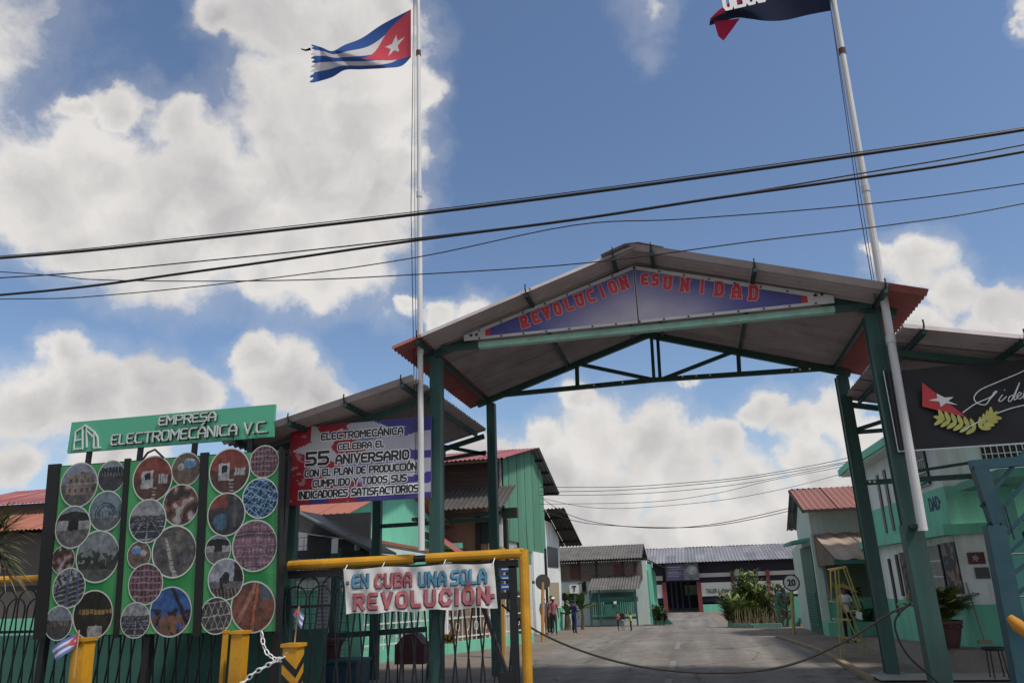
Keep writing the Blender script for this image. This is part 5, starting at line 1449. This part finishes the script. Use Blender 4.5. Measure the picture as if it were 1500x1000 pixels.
for i in range(12): box('louvre', (wl-.1, 30.0, .2+i*.1), (wl-.065, 32.4, .26+i*.1), M('louvre_green', (.04,.16,.13), .6, .1, 3, 0), rb)
sheets('awning_sheet', tan, rb, (4.25, 25.6, 2.36), (7, 0, 0), (0, 3.8, .98), 1.1, .5, .03)
MB().beam((4.2, 25.6, 2.28), (11, 25.6, 2.28), .06, .12).build('awning_beam', dgreen, rb)
for i in range(9):
    ya, yb = 25.7 + i*.41, 25.7 + (i+1)*.41 - .02; f = lambda y: 2.32 + (y-25.6)*.258
    MB().prism([(4.26,ya,2.22),(4.26,yb,2.22),(4.26,yb,f(yb)),(4.26,ya,f(ya))], (.04,0,0)).build('cheek_board', wood, rb)
MB().box((4.15, 28.2, -.1), (5.6, 29.36, .42)).build('plinth', mint, rb)
for s_, px, py, sz, m_ in (('NAC', 1293, 855, .38, letterk), ('A', 1240, 866, .36, letterk), ('DE', 1252, 866, .36, letterk), ('CIA', 1290, 866, .36, letterk), ('ASA', 1228, 857, .34, yellow2)):
    text('lettering', s_, sz, at(px, py, 29.36), (1,0,0), (0,0,1), m_, rb, .95, .01, .003)

# green yard wall and tank
yw = tag(box('yard_wall', (3.62, 40, -.6), (7.5, 40.25, 1.0), mint2), 'mint green yard wall with a blue tank on it, beside the bushes', 'wall')
yw2 = thing('water_tank', (at(1150,883,40.1).x, 40.1, 1.0), 'round blue grey water tank on the mint yard wall', 'tank')
o = origin(yw2); b = MB(); b.smooth = True; b.lathe(o, [(.38,0),(.40,.06),(.40,.16),(.37,.18),(.39,.22),(.34,.36),(.22,.46),(.12,.5),(.12,.55),(0.01,.56)], 20); b.build('tank_body', tankm, yw2)
b = MB(); b.lathe(o+Vector((0,0,.19)), [(.40,0),(.42,.02),(.40,.04)], 20); b.build('tank_ring', tankm, yw2)
ub = thing('utility_box', (4.9, 39.6, -.3), 'small dark cabinet with orange base against the yard wall', 'cabinet')
p, q = at(1171,905,39.6), at(1181,917,39.6); box('cabinet', (p.x, 39.6, q.z+.12), (q.x+.1, 39.95, p.z), dgreen, ub); box('base', (p.x, 39.5, q.z-.05), (q.x+.2, 39.95, q.z+.13), orange, ub)

# ---- office building (two storeys) on a raised pavement
A = Vector((5.42, 24.8, 0)); Cc = Vector((5.62, 18.7, 0)); D = Vector((12.5, 18.3, 0))
def pz_(y): return .08 + max(0, 25-y)*.05
b = MB(); b.quad((4.3,17.3,.0), (13,17.0,.0), (13,17.5,.44), (4.95,17.6,.42)); b.quad((4.95,17.6,.42),(13,17.5,.44),(13,27,.06),(5.0,27,.05)); b.quad((4.3,17.3,0),(4.95,17.6,.42),(5.0,27,.05),(4.5,27,-.01))
struct(b.build('raised_pavement', ground_material('pavement_dirt', (.17,.15,.13), (.23,.21,.185), (.13,.115,.10))))
of = thing('office_building', (5.6, 21, 0), 'two storey white and mint office with flat slabs at the right', 'building')
shadewhite = white
ft = [(A.x,A.y),(Cc.x,Cc.y),(D.x,D.y),(D.x,26.5),(5.5,26.5)]
def stor(z0, z1, m, nm, grow=0): 
    cx, cy = 9, 22; 
    pts = [(x + (grow if x > cx else -grow), y + (grow if y > cy else -grow), z0) for x, y in ft]
    return MB().prism(pts, (0,0,z1-z0)).build(nm, m, of)
stor(-.2, 1.22, mint, 'ground_floor_base', .012); stor(1.22, 2.66, white, 'ground_floor_wall'); stor(2.88, 3.72, mint, 'upper_wall_base', .012); stor(3.72, 4.98, white, 'upper_wall')
stor(2.66, 2.88, mint, 'floor_slab', .26); stor(4.98, 5.02, white, 'roof_soffit', .42); stor(5.02, 5.22, mint, 'roof_slab', .5)
Nf = (Cc-A).cross(Vector((0,0,1))).normalized(); Lr = (Cc-A).normalized(); up3 = Vector((0,0,1))
if Nf.x > 0: Nf = -Nf
def OL(px, py, d=.0): return onp(px, py, A + Nf*d, Nf)
Nd = (D-Cc).cross(Vector((0,0,1))).normalized(); 
if Nd.y > 0: Nd = -Nd
def OD(px, py, d=.0): return onp(px, py, Cc + Nd*d, Nd)
def facequad(f, tl, br, d0, d1, mat, name, par=None, n=None):
    a = f(*tl); c = f(*br); zt, zb = a.z, c.z; N_ = Nf if f is OL else Nd
    r0 = Vector((a.x, a.y, 0)); r1 = Vector((c.x, c.y, 0))
    pts = [r0+up3*zb, r1+up3*zb, r1+up3*zt, r0+up3*zt]
    return MB().prism([p_ + N_*d0 for p_ in pts], N_*(d1-d0)).build(name, mat, par or of), r0, r1, zb, zt
def facewin(f, xl_, xr_, yt_, yb_, nbars, name='window', par=None, barm=None, glass=dark):
    ym_ = (yt_+yb_)/2; a = f(xl_, ym_); c = f(xr_, ym_); zt = f((xl_+xr_)/2, yt_).z; zb = f((xl_+xr_)/2, yb_).z
    N_ = Nf if f is OL else Nd; r0 = Vector((a.x,a.y,0)); r1 = Vector((c.x,c.y,0))
    w = MB().prism([p_ + N_*.013 for p_ in (r0+up3*zb, r1+up3*zb, r1+up3*zt, r0+up3*zt)], N_*.02).build(name, glass, par or of)
    for i in range(nbars):
        q = r0.lerp(r1, (i+.5)/nbars) + N_*.06; MB().beam(q+up3*zb, q+up3*zt, .02, .02, up=(0,1,0)).build('window_bar', barm or greybar, w)
    if nbars:
        for f_ in (0, .33, .66, 1): z = zb+(zt-zb)*f_; MB().beam(r0+N_*.06+up3*z, r1+N_*.06+up3*z, .02, .02).build('window_rail', barm or greybar, w)
    return w
facewin(OL, 1308.5, 1311.5, 817, 900, 0); facewin(OL, 1317, 1320.5, 811, 872, 0)
facewin(OL, 1291, 1294, 692, 782, 0); facewin(OL, 1301, 1304.5, 684, 778, 0)
facewin(OL, 1366, 1384, 797, 867, 9); facewin(OL, 1337, 1360, 655, 714, 8)
def poster(label, f, xl_, xr_, yt_, yb_, seed):
    ym_ = (yt_+yb_)/2; a = f(xl_, ym_); c = f(xr_, ym_); zt = f((xl_+xr_)/2, yt_).z; zb = f((xl_+xr_)/2, yb_).z; N_ = Nf if f is OL else Nd
    r0 = Vector((a.x,a.y,0)); r1 = Vector((c.x,c.y,0)); t = thing('poster', r0+up3*zb, label, 'poster', 'posters on the office wall')
    MB().prism([p_+N_*.014 for p_ in (r0+up3*zb, r1+up3*zb, r1+up3*zt, r0+up3*zt)], N_*.012).build('poster_board', black, t)
    def cc(u, v):
        n = nz(u*4+seed, v*7, 1); b_ = nz(u*9+seed, v*14, 1)
        if n > .12: return (.26+.1*b_, .16+.06*b_, .14)
        if n > -.05: return (.12,.07,.08)
        return (.025,.025,.04)
    pgrid('printed_field', lambda u, v: r0.lerp(r1, u) + up3*(zb+(zt-zb)*v) + N_*.029, 16, 40, cc, t)
poster('tall dark figure poster right of the barred office window', OL, 1386, 1406, 793, 868, 2)
poster('tall dark figure poster left of the barred office window', OL, 1352, 1363, 806, 868, 6)
poster('narrow pinkish poster between the slit windows and the gateway post', OL, 1324, 1331, 808, 880, 11)
text('lettering', 'DAD·', .42, OL(1369,738,.02), Lr, up3, M('navy_letter', (.02,.05,.12), .6, .1, 2, 0), of, .8, .012, .003)
MB().prism([OL(1350,712,.03), OL(1352,705,.03), OL(1362,700,.03), OL(1362,704,.03)], Nf*.1).build('window_sill', mint, of)
facewin(OD, 1436, 1530, 640, 674, 10, glass=brown); facewin(OD, 1466, 1488, 786, 908, 6); facewin(OD, 1500, 1530, 760, 880, 5)
MB().beam(OD(1459,785,.03), OD(1470,908,.03), .05, .05, up=(0,1,0)).build('door_frame', greybar, of)
for lab, xl_, xr_, yt_, yb_, m_ in (('maroon plaque with pale emblem on the office wall', 1419, 1440, 808, 826, M('maroon_plaque', (.12,.03,.035), .4, .1, 3, 0)), ('plain grey plaque below the maroon plaque', 1430, 1447, 830, 847, M('grey_plaque', (.09,.09,.085), .5, .1, 3, 0))):
    a = OD(xl_, yb_); c = OD(xr_, yt_); t = thing('plaque', a, lab, 'plaque')
    MB().prism([p_+Nd*.015 for p_ in (a, Vector((c.x,c.y,a.z)), c, Vector((a.x,a.y,c.z)))], Nd*.03).build('plate', m_, t)
    if 'maroon' in lab:
        MB().poly(star_poly(OD(1429,817,.06), .08, (D-Cc).normalized(), (0,0,1), .3, .55)).build('emblem', greybar, t)
        MB().beam(OD(1421,823,.05), OD(1438,822,.05), .01, .015).build('emblem', redp, t)
# entrance canopy slab and pillar
pf = at(1403,716,18.3); xs_ = pf.x; zc_ = pf.z
MB().prism([(xs_,15.9,zc_-.05),(12,15.9,zc_-.05),(12,18.35,zc_-.05),(xs_,18.35,zc_-.05)], (0,0,.16)).build('canopy_slab', mint2, of)
x = at(1484,800,17.6).x; box('pillar', (x-.14, 17.45, .3), (x+.16, 17.75, zc_-.06), mint2, of)

# ---- furniture on the right pavement
bs = thing('broom', OD(1443,942), 'long thin broom handle leaning on the office wall', 'broom')
MB().tube([OD(1443,941,.5), OD(1415,853,.04)], .014, 6).build('handle', ochre, bs); q = OD(1443,941,.5); MB().box(q-Vector((.12,.05,.02)), q+Vector((.12,.05,.05))).build('brush', ochre, bs)
st = thing('stool', at(1456,995,16.4), 'small black stool with thin legs at the foot of the teal gate', 'stool')
p, q = at(1443,948,16.4), at(1473,948,16.4); zt_ = p.z; xc = (p.x+q.x)/2; zf = 0
b = MB(); b.smooth = True; b.lathe((xc,16.5,zt_-.05), [(.01,0),(.19,0),(.21,.02),(.21,.05),(.01,.06)], 20); b.build('seat', black, st)
for a in range(4): dx, dy_ = .17*math.cos(a*math.pi/2+.78), .17*math.sin(a*math.pi/2+.78); MB().tube([(xc+dx*.8,16.5+dy_*.8,zt_-.04), (xc+dx,16.5+dy_,0)], .013, 6).build('leg', iron, st)
lc = thing('ladder_tower', at(1240,962,20.6), 'tall thin pale yellow frame tower with steps beside the woman', 'ladder')
def lt(p, Y0, q, Y1, r=.016): MB().tube([at(*p, Y0), at(*q, Y1)], r, 6).build('frame_bar', yellow2, lc)
for p, y0_, q, y1_ in (((1223,835),20.4,(1232,962),20.4),((1228,834),20.9,(1238,960),20.9),((1235,830),20.4,(1258,893),20.4),((1239,829),20.9,(1261,890),20.9),((1212,834),20.4,(1239,829),20.4),((1215,836),20.9,(1240,830),20.9),
    ((1216,835),20.4,(1218,880),20.4),((1234,884),20.4,(1265,962),20.4),((1240,884),20.9,(1273,958),20.9),((1227,857),20.4,(1252,865),20.4),((1227,857),20.4,(1230,900),20.4),((1250,864),20.4,(1256,866),20.9),((1214,880),20.4,(1236,882),20.4),((1236,896),20.4,(1259,893),20.4),((1231,855),20.9,(1250,862),20.9)): lt(p, y0_, q, y1_)
for (a, c) in (((1223,906),(1247,907)), ((1230,931),(1262,937))):
    P, Q = at(*a, 20.4), at(*c, 20.4); MB().prism([P, Q, Q+Vector((0,.45,0)), P+Vector((0,.45,0))], (0,0,-.03)).build('step', yellow2, lc)

# ---- plants
def blade(b, base, tip, w, droop, n=5, fold=.15, mi=0):
    base, tip = Vector(base), Vector(tip); d = tip-base; side = d.cross(Vector((0,0,1))); side = side.normalized() if side.length > 1e-4 else Vector((1,0,0))
    prev = None
    for i in range(n+1):
        t = i/n; c = base + d*t + Vector((0,0,-droop*t*t)); ww = w*math.sin(math.pi*min(.98, .12+.86*t))
        cur = (c - side*ww + Vector((0,0,fold*ww)), c, c + side*ww + Vector((0,0,fold*ww)))
        if prev: b.quad(prev[0], prev[1], cur[1], cur[0], mi); b.quad(prev[1], prev[2], cur[2], cur[1], mi)
        prev = cur
def frond(t, base, dirv, L_, droop, mat, nl=26, lw=.018, ll=.34, name='frond'):
    b = MB(); base = Vector(base); dirv = Vector(dirv).normalized(); side = dirv.cross(Vector((0,0,1))).normalized()
    pts = [base + dirv*L_*k/10 + Vector((0,0,-droop*(k/10)**2)) for k in range(11)]
    b.tube(pts, [.014*(1-.08*k) for k in range(11)], 4)
    for k in range(nl):
        f = .12 + .88*k/nl; i = min(int(f*10), 9); c = pts[i].lerp(pts[i+1], f*10-i); dd = (pts[i+1]-pts[i]).normalized()
        l = ll*math.sin(math.pi*(.2+.75*f))*random.uniform(.85, 1.1)
        for s in (-1, 1):
            tip = c + (side*s*.85 + dd*.75 + Vector((0,0,random.uniform(-.1,.25)))).normalized()*l
            blade(b, c, tip, lw, .08*l+.05, 3)
    return b.build(name, mat, t)
pl = thing('potted_palm', (0,0,0), 'areca palm in a carved maroon pot against the office wall', 'potted palm')
P = at(1391,947,18.3); ORG.pop(pl.name); pl.location = (P.x, 18.3, P.z); ORG[pl.name] = Vector((P.x, 18.3, P.z))
P = origin(pl); b = MB(); b.smooth = True
b.lathe(P, [(.01,0),(.19,0),(.20,.03),(.27,.28),(.31,.44),(.335,.46),(.335,.52),(.29,.52),(.28,.47),(.01,.46)], 24); b.build('pot', terra, pl)
for k in range(12):
    a = 2*math.pi*k/12; q = P + Vector((.295*math.cos(a), .295*math.sin(a), .40)); c2 = MB(); c2.smooth = True; c2.lathe(q, [(.0,-.035),(.035,-.015),(.035,.015),(.0,.035)], 6); c2.build('pot_ornament', terra, pl)
rr = random.Random(8)
for k in range(36):
    a = rr.uniform(0, 2*math.pi); el = rr.uniform(.7, 1.45); m_ = rr.choice([leafy, leafm, leafy, leafy]) if k < 33 else leafdry
    frond(pl, P+Vector((rr.uniform(-.1,.1), rr.uniform(-.1,.1), .47)), (math.cos(a)*math.cos(el), math.sin(a)*math.cos(el), math.sin(el)), rr.uniform(.8,1.2), rr.uniform(.15,.45), m_, 26, .018, .36)
p2 = thing('potted_palm', (at(1272,905,28.6).x, 28.6, 0), 'dim potted plant in the shade under the tan awning', 'potted palm')
P = origin(p2); b = MB(); b.smooth = True; b.lathe(P, [(.01,0),(.16,0),(.24,.42),(.26,.45),(.01,.45)], 16); b.build('pot', black, p2)
for k in range(12):
    a = rr.uniform(0, 2*math.pi); el = rr.uniform(.5, 1.3); frond(p2, P+Vector((0,0,.42)), (math.cos(a)*math.cos(el), math.sin(a)*math.cos(el), math.sin(el)), rr.uniform(.8,1.2), .35, leafd, 14, .02, .3)
lp = thing('palm', (-12.6, 11.3, 0), 'fan palm reaching in from the left edge before the picture board', 'palm tree')
Pc = at(-28,812,11.3)
MB().tube([(Pc.x,11.3,0),(Pc.x+.03,11.3,Pc.z*.6),(Pc.x,11.3,Pc.z)], [.14,.11,.12], 10).build('trunk', stemm, lp); lp.location = (0,0,0); ORG[lp.name] = Vector((0,0,0)); lp.children[0].data.transform(Matrix.Translation((-12.6, 11.3, 0)))
for k in range(15):
    a = rr.uniform(-1.0, 1.0) if k < 11 else rr.uniform(1.5, 4.7); el = -.35+1.2*((k*7) % 11)/11; L_ = rr.uniform(.55,.8)
    dv = Vector((math.cos(a)*math.cos(el), -abs(math.sin(a))*.6*math.cos(el), math.sin(el))); q = Pc + dv*L_; b = MB(); b.tube([Pc, Pc+dv*L_*.5, q], .012, 4)
    sd_ = dv.cross(Vector((0,0,1))).normalized(); u_ = sd_.cross(dv).normalized()
    for j in range(24):
        f = -1.9 + 3.8*j/23; dd = (dv*math.cos(f*.8) + sd_*math.sin(f*.8)*.75 + u_*math.sin(f*.8)*.5*rr.choice([-1,1]) ).normalized(); l = .72*(1-.12*abs(f))*rr.uniform(.85,1.1)
        blade(b, q, q+dd*l, .012, .22*l*rr.uniform(.4,1.6), 4)
    b.build('frond', rr.choice([leafm, leafd, leafm, leafdry]) if k > 2 else leafdry, lp)
# windblown leafy bushes in the right planter
def bush(label, x, y, r, h, n, mats, lean=(-.35, 0, .3), lw=.07, ll=.5, stems=8, name='bush', cat='bush', z=None):
    z = zg(y) if z is None else z; t = thing(name, (x, y, z), label, cat); B = Vector((x, y, z)); per = {}
    for k in range(stems):
        a = rr.uniform(0, 6.28); rad = r*rr.uniform(.1,.8); f = B + Vector((math.cos(a)*rad, math.sin(a)*rad*.7, 0)); hh = h*rr.uniform(.5,.95)
        tp = f + Vector((lean[0]*hh*.3+rr.uniform(-.2,.2), rr.uniform(-.2,.2), hh)); MB().tube([f, f.lerp(tp,.5)+Vector((rr.uniform(-.06,.06),0,0)), tp], [.03,.022,.01], 5).build('stem', stemm, t)
        for q in range(n//stems):
            s = rr.uniform(.18, 1.05); c = f.lerp(tp, min(s,1)); a2 = rr.uniform(0, 6.28); dv = Vector((math.cos(a2), math.sin(a2), rr.uniform(-.1,.9))) + Vector(lean)*1.2; dv.normalize()
            mi = rr.randrange(len(mats)) if s > .3 else len(mats)-1
            b = per.setdefault(mi, MB()); c = c + dv*rr.uniform(0,.2); blade(b, c, c+dv*ll*rr.uniform(.6,1.2), lw*rr.uniform(.6,1.1), .12*ll, 3)
    for mi, b in per.items(): b.build('foliage', mats[mi], t)
    return t
gm = [leafy, M('leaf_bright', (.17, .23, .06), .5, .35, 3, 0, objvar=.2), leafd, leafm]
bs_ = [('tall windblown leafy bush at the left end of the planter', 2.05, 42.5, .9, 1.5, 420), ('tallest windblown bush in the middle of the planter', 2.65, 41.5, 1.0, 2.4, 620),
       ('windblown bush with bare stems near the right end of the planter', 3.3, 41.0, .8, 1.9, 300), ('low bushy clump at the front of the planter', 2.3, 40.3, .9, 1.25, 420)]
for lab, x, y, r, h, n in bs_: bush(lab, x, y, r*1.05, h*1.12, int(n*3.4), gm, ll=.34, lw=.045, stems=18, lean=(-.35,0,.25))
tag(bush('thin upright shrub with a tall bare shoot by the yard wall', 3.75, 39.6, .45, 2.3, 90, [leafm, leafd, leafdry], lean=(.3,0,.2), stems=5), group=None)
for x_ in range(26):
    pass
b = MB(); kp = [(1.55,44),(1.5,41),(1.75,39),(2.4,38.2),(3.6,37.9)]
for (x0_, y0_), (x1_, y1_) in zip(kp, kp[1:]): b.beam((x0_, y0_, zg(y0_)+.08), (x1_, y1_, zg(y1_)+.08), .18, .22)
struct(b.build('planter_kerb', kerbm))
dry = MB()
for k in range(260):
    x = rr.uniform(1.6, 3.7); y = rr.uniform(38.6, 42.5); z = zg(y); dry.tube([(x,y,z),(x+rr.uniform(-.15,.15), y, z+rr.uniform(.3,.95))], .010, 3, cap=False)
tag(dry.build('dry_stalks', leafdry), 'tangle of dry pale stalks at the foot of the planter bushes', 'dry stalks', kind='stuff')
# banana plants, left
def banana(label, x, y, h, n, seed):
    r2 = random.Random(seed); z = zg(y); t = thing('banana_plant', (x, y, z), label, 'banana plant'); B = Vector((x, y, z))
    MB().tube([B, B+Vector((.05,0,h*.3)), B+Vector((.0,0,h*.5))], [.1,.08,.05], 8).build('trunk', leafdry, t)
    for k in range(n):
        a = 2*math.pi*k/n + r2.uniform(-.4,.4); el = r2.uniform(.3,1.3); L_ = h*r2.uniform(.5,.75); b = MB()
        c = B+Vector((0,0,h*.45)); tip = c + Vector((math.cos(a)*math.cos(el), math.sin(a)*math.cos(el), math.sin(el)))*L_
        blade(b, c, tip, .15, L_*.35, 8, .4); b.build('leaf', r2.choice([leafd, leafm, leafd]), t)
for k, (px, py, h) in enumerate(((829,914,3.3),(840,915,2.6),(853,916,2.2),(833,918,1.6))):
    P = at(px, py, 44-k*.8); banana(('tallest banana plant against the white house corner','banana plant in the middle of the clump behind the letter sign','banana plant at the right of the clump by the porch','short banana plant at the front of the clump')[k], P.x, 44-k*.8, h, 11, 20+k)
bush('small dark rounded shrub at the porch house corner', at(964,905,50).x, 50, .7, 1.1, 300, [leafd, leafm, leafd], lean=(0,0,.2), lw=.08, ll=.3)

# ---- people
def person(label, P, H, face, shirt, pants, pose='stand', hat=None, hair=True, extra=None, group=None):
    """P foot point, face = heading in degrees (0 = towards -Y / camera)"""
    P = Vector(P); t = thing('person', P, label, 'person', group); s = H/1.72; ca, sa = math.cos(R(face)), math.sin(R(face))
    def W_(x, y, z): x, y, z = x*s, y*s, z*s; return P + Vector((x*ca - y*sa, x*sa + y*ca, z))     # local: +x person's left.. , -y forward
    walk = .16 if pose == 'walk' else .03
    J = {'pel': (0,0,.93,.135,.105), 'waist': (0,0,1.06,.125,.09), 'chest': (0,.0,1.28,.155,.105), 'sh': (0,0,1.42,.10,.075), 'neck': (0,-.01,1.49,.055,.055), 'head0': (0,-.02,1.55,.065,.075), 'head': (0,-.02,1.62,.078,.092), 'top': (0,-.015,1.70,.06,.07)}
    E = [('pel','waist'),('waist','chest'),('chest','sh'),('sh','neck'),('neck','head0'),('head0','head'),('head','top')]
    for sd_, m in (('l',1),('r',-1)):
        f = walk*m
        J['hip'+sd_] = (.095*m,0,.88,.088,.088); J['knee'+sd_] = (.10*m,-f*.8-.02,.48,.058,.058); J['ank'+sd_] = (.10*m,-f+.02,.09,.04,.04); J['toe'+sd_] = (.115*m,-f-.12,.035,.038,.03)
        J['shd'+sd_] = (.17*m,0,1.40,.062,.062)
        if pose == 'hips' or (pose == 'armup' and m > 0): J['elb'+sd_] = (.30*m,.03,1.16,.042,.042); J['wri'+sd_] = (.16*m,-.13,1.04 if pose == 'hips' else 1.36,.032,.032)
        elif pose == 'hold' : J['elb'+sd_] = (.23*m,.02,1.13,.042,.042); J['wri'+sd_] = (.17*m,-.2,1.02,.032,.032)
        else: J['elb'+sd_] = (.23*m,.03+f*.3,1.13,.042,.042); J['wri'+sd_] = (.25*m,-.05+f*.9,.88,.030,.030)
        E += [('pel','hip'+sd_),('hip'+sd_,'knee'+sd_),('knee'+sd_,'ank'+sd_),('ank'+sd_,'toe'+sd_),('sh','shd'+sd_),('shd'+sd_,'elb'+sd_),('elb'+sd_,'wri'+sd_)]
    keys = list(J); me = bpy.data.meshes.new('body')
    me.from_pydata([tuple(W_(*J[k][:3]) - P) for k in keys], [(keys.index(a), keys.index(c)) for a, c in E], [])
    o = bpy.data.objects.new('tmpbody', me); COL.objects.link(o)
    md = o.modifiers.new('s', 'SKIN'); me.skin_vertices or None
    for i, k in enumerate(keys):
        sv = me.skin_vertices[0].data[i]; sv.radius = (J[k][3]*s, J[k][4]*s); sv.use_root = (k == 'pel')
    o.modifiers.new('d', 'SUBSURF').levels = 1
    dg = bpy.context.evaluated_depsgraph_get(); m2 = bpy.data.meshes.new_from_object(o.evaluated_get(dg)); bpy.data.objects.remove(o)
    m2.name = 'body'; m2.materials.clear()
    for m_ in (skin, shirt, pants, black): m2.materials.append(m_)
    jw = {k: Vector(J[k][:3])*s for k in keys}; inv = Matrix.Rotation(-R(face), 3, 'Z')
    for pg in m2.polygons:
        c = inv @ pg.center; bd, bb_ = 9, None
        for a, e in E:
            p0, p1 = jw[a], jw[e]; f = max(0, min(1, (c-p0).dot(p1-p0)/max(1e-6, (p1-p0).length_squared))); dd = (c-p0.lerp(p1, f)).length
            if dd < bd: bd, bb_ = dd, (a, e, f)
        a, e, f = bb_; z = c.z/s
        if e in ('head0','head','top','neck'): mi = 0 if z > 1.475 else 1
        elif e.startswith('wri'): mi = 0
        elif e.startswith('elb'): mi = 1 if (f < .6 or pose == 'cover') else 0
        elif e.startswith('toe') or (e.startswith('ank') and f > .9): mi = 3
        elif e.startswith('hip') or e.startswith('knee') or e.startswith('ank') or z < .93: mi = 2
        else: mi = 1
        if extra == 'coverall' and (e.startswith('elb')): mi = 1
        pg.material_index = mi; pg.use_smooth = True
    ob = bpy.data.objects.new('body', m2); COL.objects.link(ob); ob.parent = t
    def ball(name, c, r, m_, sq=(1,1,1), n=10, par=None):
        b = MB(); b.smooth = True; cw = W_(*c); prof = [(math.sin(math.pi*k/8), -math.cos(math.pi*k/8)) for k in range(9)]
        b.lathe((0,0,0), [(max(p_[0],.001), p_[1]) for p_ in prof], n)
        b.v = [cw + Matrix.Rotation(R(face),3,'Z') @ Vector((v.x*r*sq[0]*s, v.y*r*sq[1]*s, v.z*r*sq[2]*s)) for v in b.v]; return b.build(name, m_, par or t)
    if hair: ball('hair', (0,.012,1.655), .098, hairm, (.95,1.08,.85))
    if hat: ball('cap', (0,0,1.685), .102, hat, (1,1.12,.6)); MB().prism([W_(-.07,-.09,1.665), W_(.07,-.09,1.665), W_(.05,-.19,1.65), W_(-.05,-.19,1.65)], (0,0,.012)).build('cap_peak', hat, t)
    ball('nose', (0,-.118,1.60), .016, skin, (1,1.3,1.4), 6)
    for m in (-1,1):
        ball('eye', (.032*m,-.103,1.632), .012, letterk, (1.2,.6,.8), 6); ball('ear', (.082*m,-.01,1.61), .022, skin, (.5,.8,1.3), 6)
        k = 'l' if m > 0 else 'r'; wx, wy, wz = J['wri'+k][:3]; ex, ey, ez = J['elb'+k][:3]; dv = Vector((wx-ex, wy-ey, wz-ez)).normalized()
        b = MB(); hw = Vector((wx,wy,wz)); sdv = Vector((0,1,0)) if abs(dv.y) < .7 else Vector((0,0,1)); sdv = (sdv - dv*sdv.dot(dv)).normalized(); pc = hw + dv*.05
        b.tube([W_(*(hw-dv*.02)), W_(*(hw+dv*.03)), W_(*(hw+dv*.09))], [.026*s,.034*s,.030*s], 8)
        for q in range(4): f0 = hw + dv*.08 + sdv*(-.028+.019*q); f1 = f0 + dv*(.045+.008*(q in (1,2))) + Vector((-m*.006,0,0)); f2 = f1 + dv*.03 + Vector((-m*.015,0,0)); b.tube([W_(*f0), W_(*f1), W_(*f2)], [.009*s,.008*s,.006*s], 5)
        f0 = hw + dv*.03 - sdv*.03; f1 = f0 + dv*.035 - sdv*.02; b.tube([W_(*f0), W_(*f1), W_(*(f1+dv*.03))], [.011*s,.010*s,.007*s], 5); b.smooth = True; b.build('hand', skin, t)
    return t, W_
def C_(n, c): return M(n, c, .85, .15, 6, .1)
pinks, bluesh, navy, whites, yellows, reds = C_('pink_shirt',(.36,.11,.14)), C_('blue_shirt',(.04,.13,.30)), C_('navy_coverall',(.018,.022,.11)), C_('white_tee',(.60,.60,.62)), C_('yellow_tee',(.55,.58,.04)), C_('red_tee',(.42,.13,.12))
gp, bp_, grp = C_('dark_trousers',(.03,.035,.035)), C_('black_trousers',(.012,.012,.015)), C_('grey_trousers',(.18,.18,.20))
def onground(px, py, Y): d = at(px, py, Y); return (d.x, Y, zg(Y))
def hof(px, Y, pyt): return at(px, pyt, Y).z - zg(Y)
Y = 34.3; person('person in pink shirt and white cap walking on the left pavement', onground(812,929,Y), hof(812,Y,874.5), 15, pinks, gp, 'walk', hat=whitep)
Y = 36.6; person('person in pale pink top mostly hidden behind the one in the white cap', onground(809,923,Y), hof(809,Y,872), -20, C_('pale_pink_top',(.42,.22,.22)), gp)
Y = 34.0; person('person in blue shirt behind the orange sign post', onground(797.5,926,Y), hof(797,Y,874), 60, bluesh, C_('khaki_trousers',(.16,.11,.08)))
Y = 35.3; person('person in navy blue coverall with one arm raised', onground(842,927,Y), hof(842,Y,878.5), 150, navy, navy, 'armup', extra='coverall')
Y = 38.3; person('child in red top and black trousers, left of the small group', onground(906,923,Y), hof(906,Y,895), 110, reds, bp_, 'hold', group='children standing by the porch')
Y = 38.0; person('child in white top with dark bag, middle of the small group', onground(913,924,Y), hof(913,Y,896), 180, whites, grp, group='children standing by the porch')
Y = 37.6; person('child in bright yellow top, right of the small group', onground(925,924,Y), hof(925,Y,897), -90, yellows, bp_, 'hold', group='children standing by the porch')
kx = onground(913,924,37.7); tag(MB().box((kx[0]-.1, 37.72, kx[2]+.5), (kx[0]+.1, 37.86, kx[2]+.75)).build('shoulder_bag', bp_), 'small dark bag on the back of the child in white', 'bag')
Y = 25.3; t, W_ = person('person in white printed top and black trousers holding a paper by the yellow frame tower', (at(1246,936,Y).x, Y, 0), hof(1246,Y,858), 10, whites, bp_, 'hold')
for q in range(7): MB().box(W_(-.09+.028*q, -.125, 1.2+.03*math.sin(q*2.1))-Vector((.012,.004,.015)), W_(-.09+.028*q, -.125, 1.2+.03*math.sin(q*2.1))+Vector((.012,.004,.02))).build('shirt_print', letterk, t)
q = W_(.20,-.28,.98); tag(MB().prism([q, q+Vector((.16,-.02,-.05)), q+Vector((.14,-.02,-.27)), q+Vector((-.02,0,-.2))], (0,.004,0)).build('paper_sheet', whitep), 'white sheet of paper in the hand of the person by the yellow tower', 'paper')
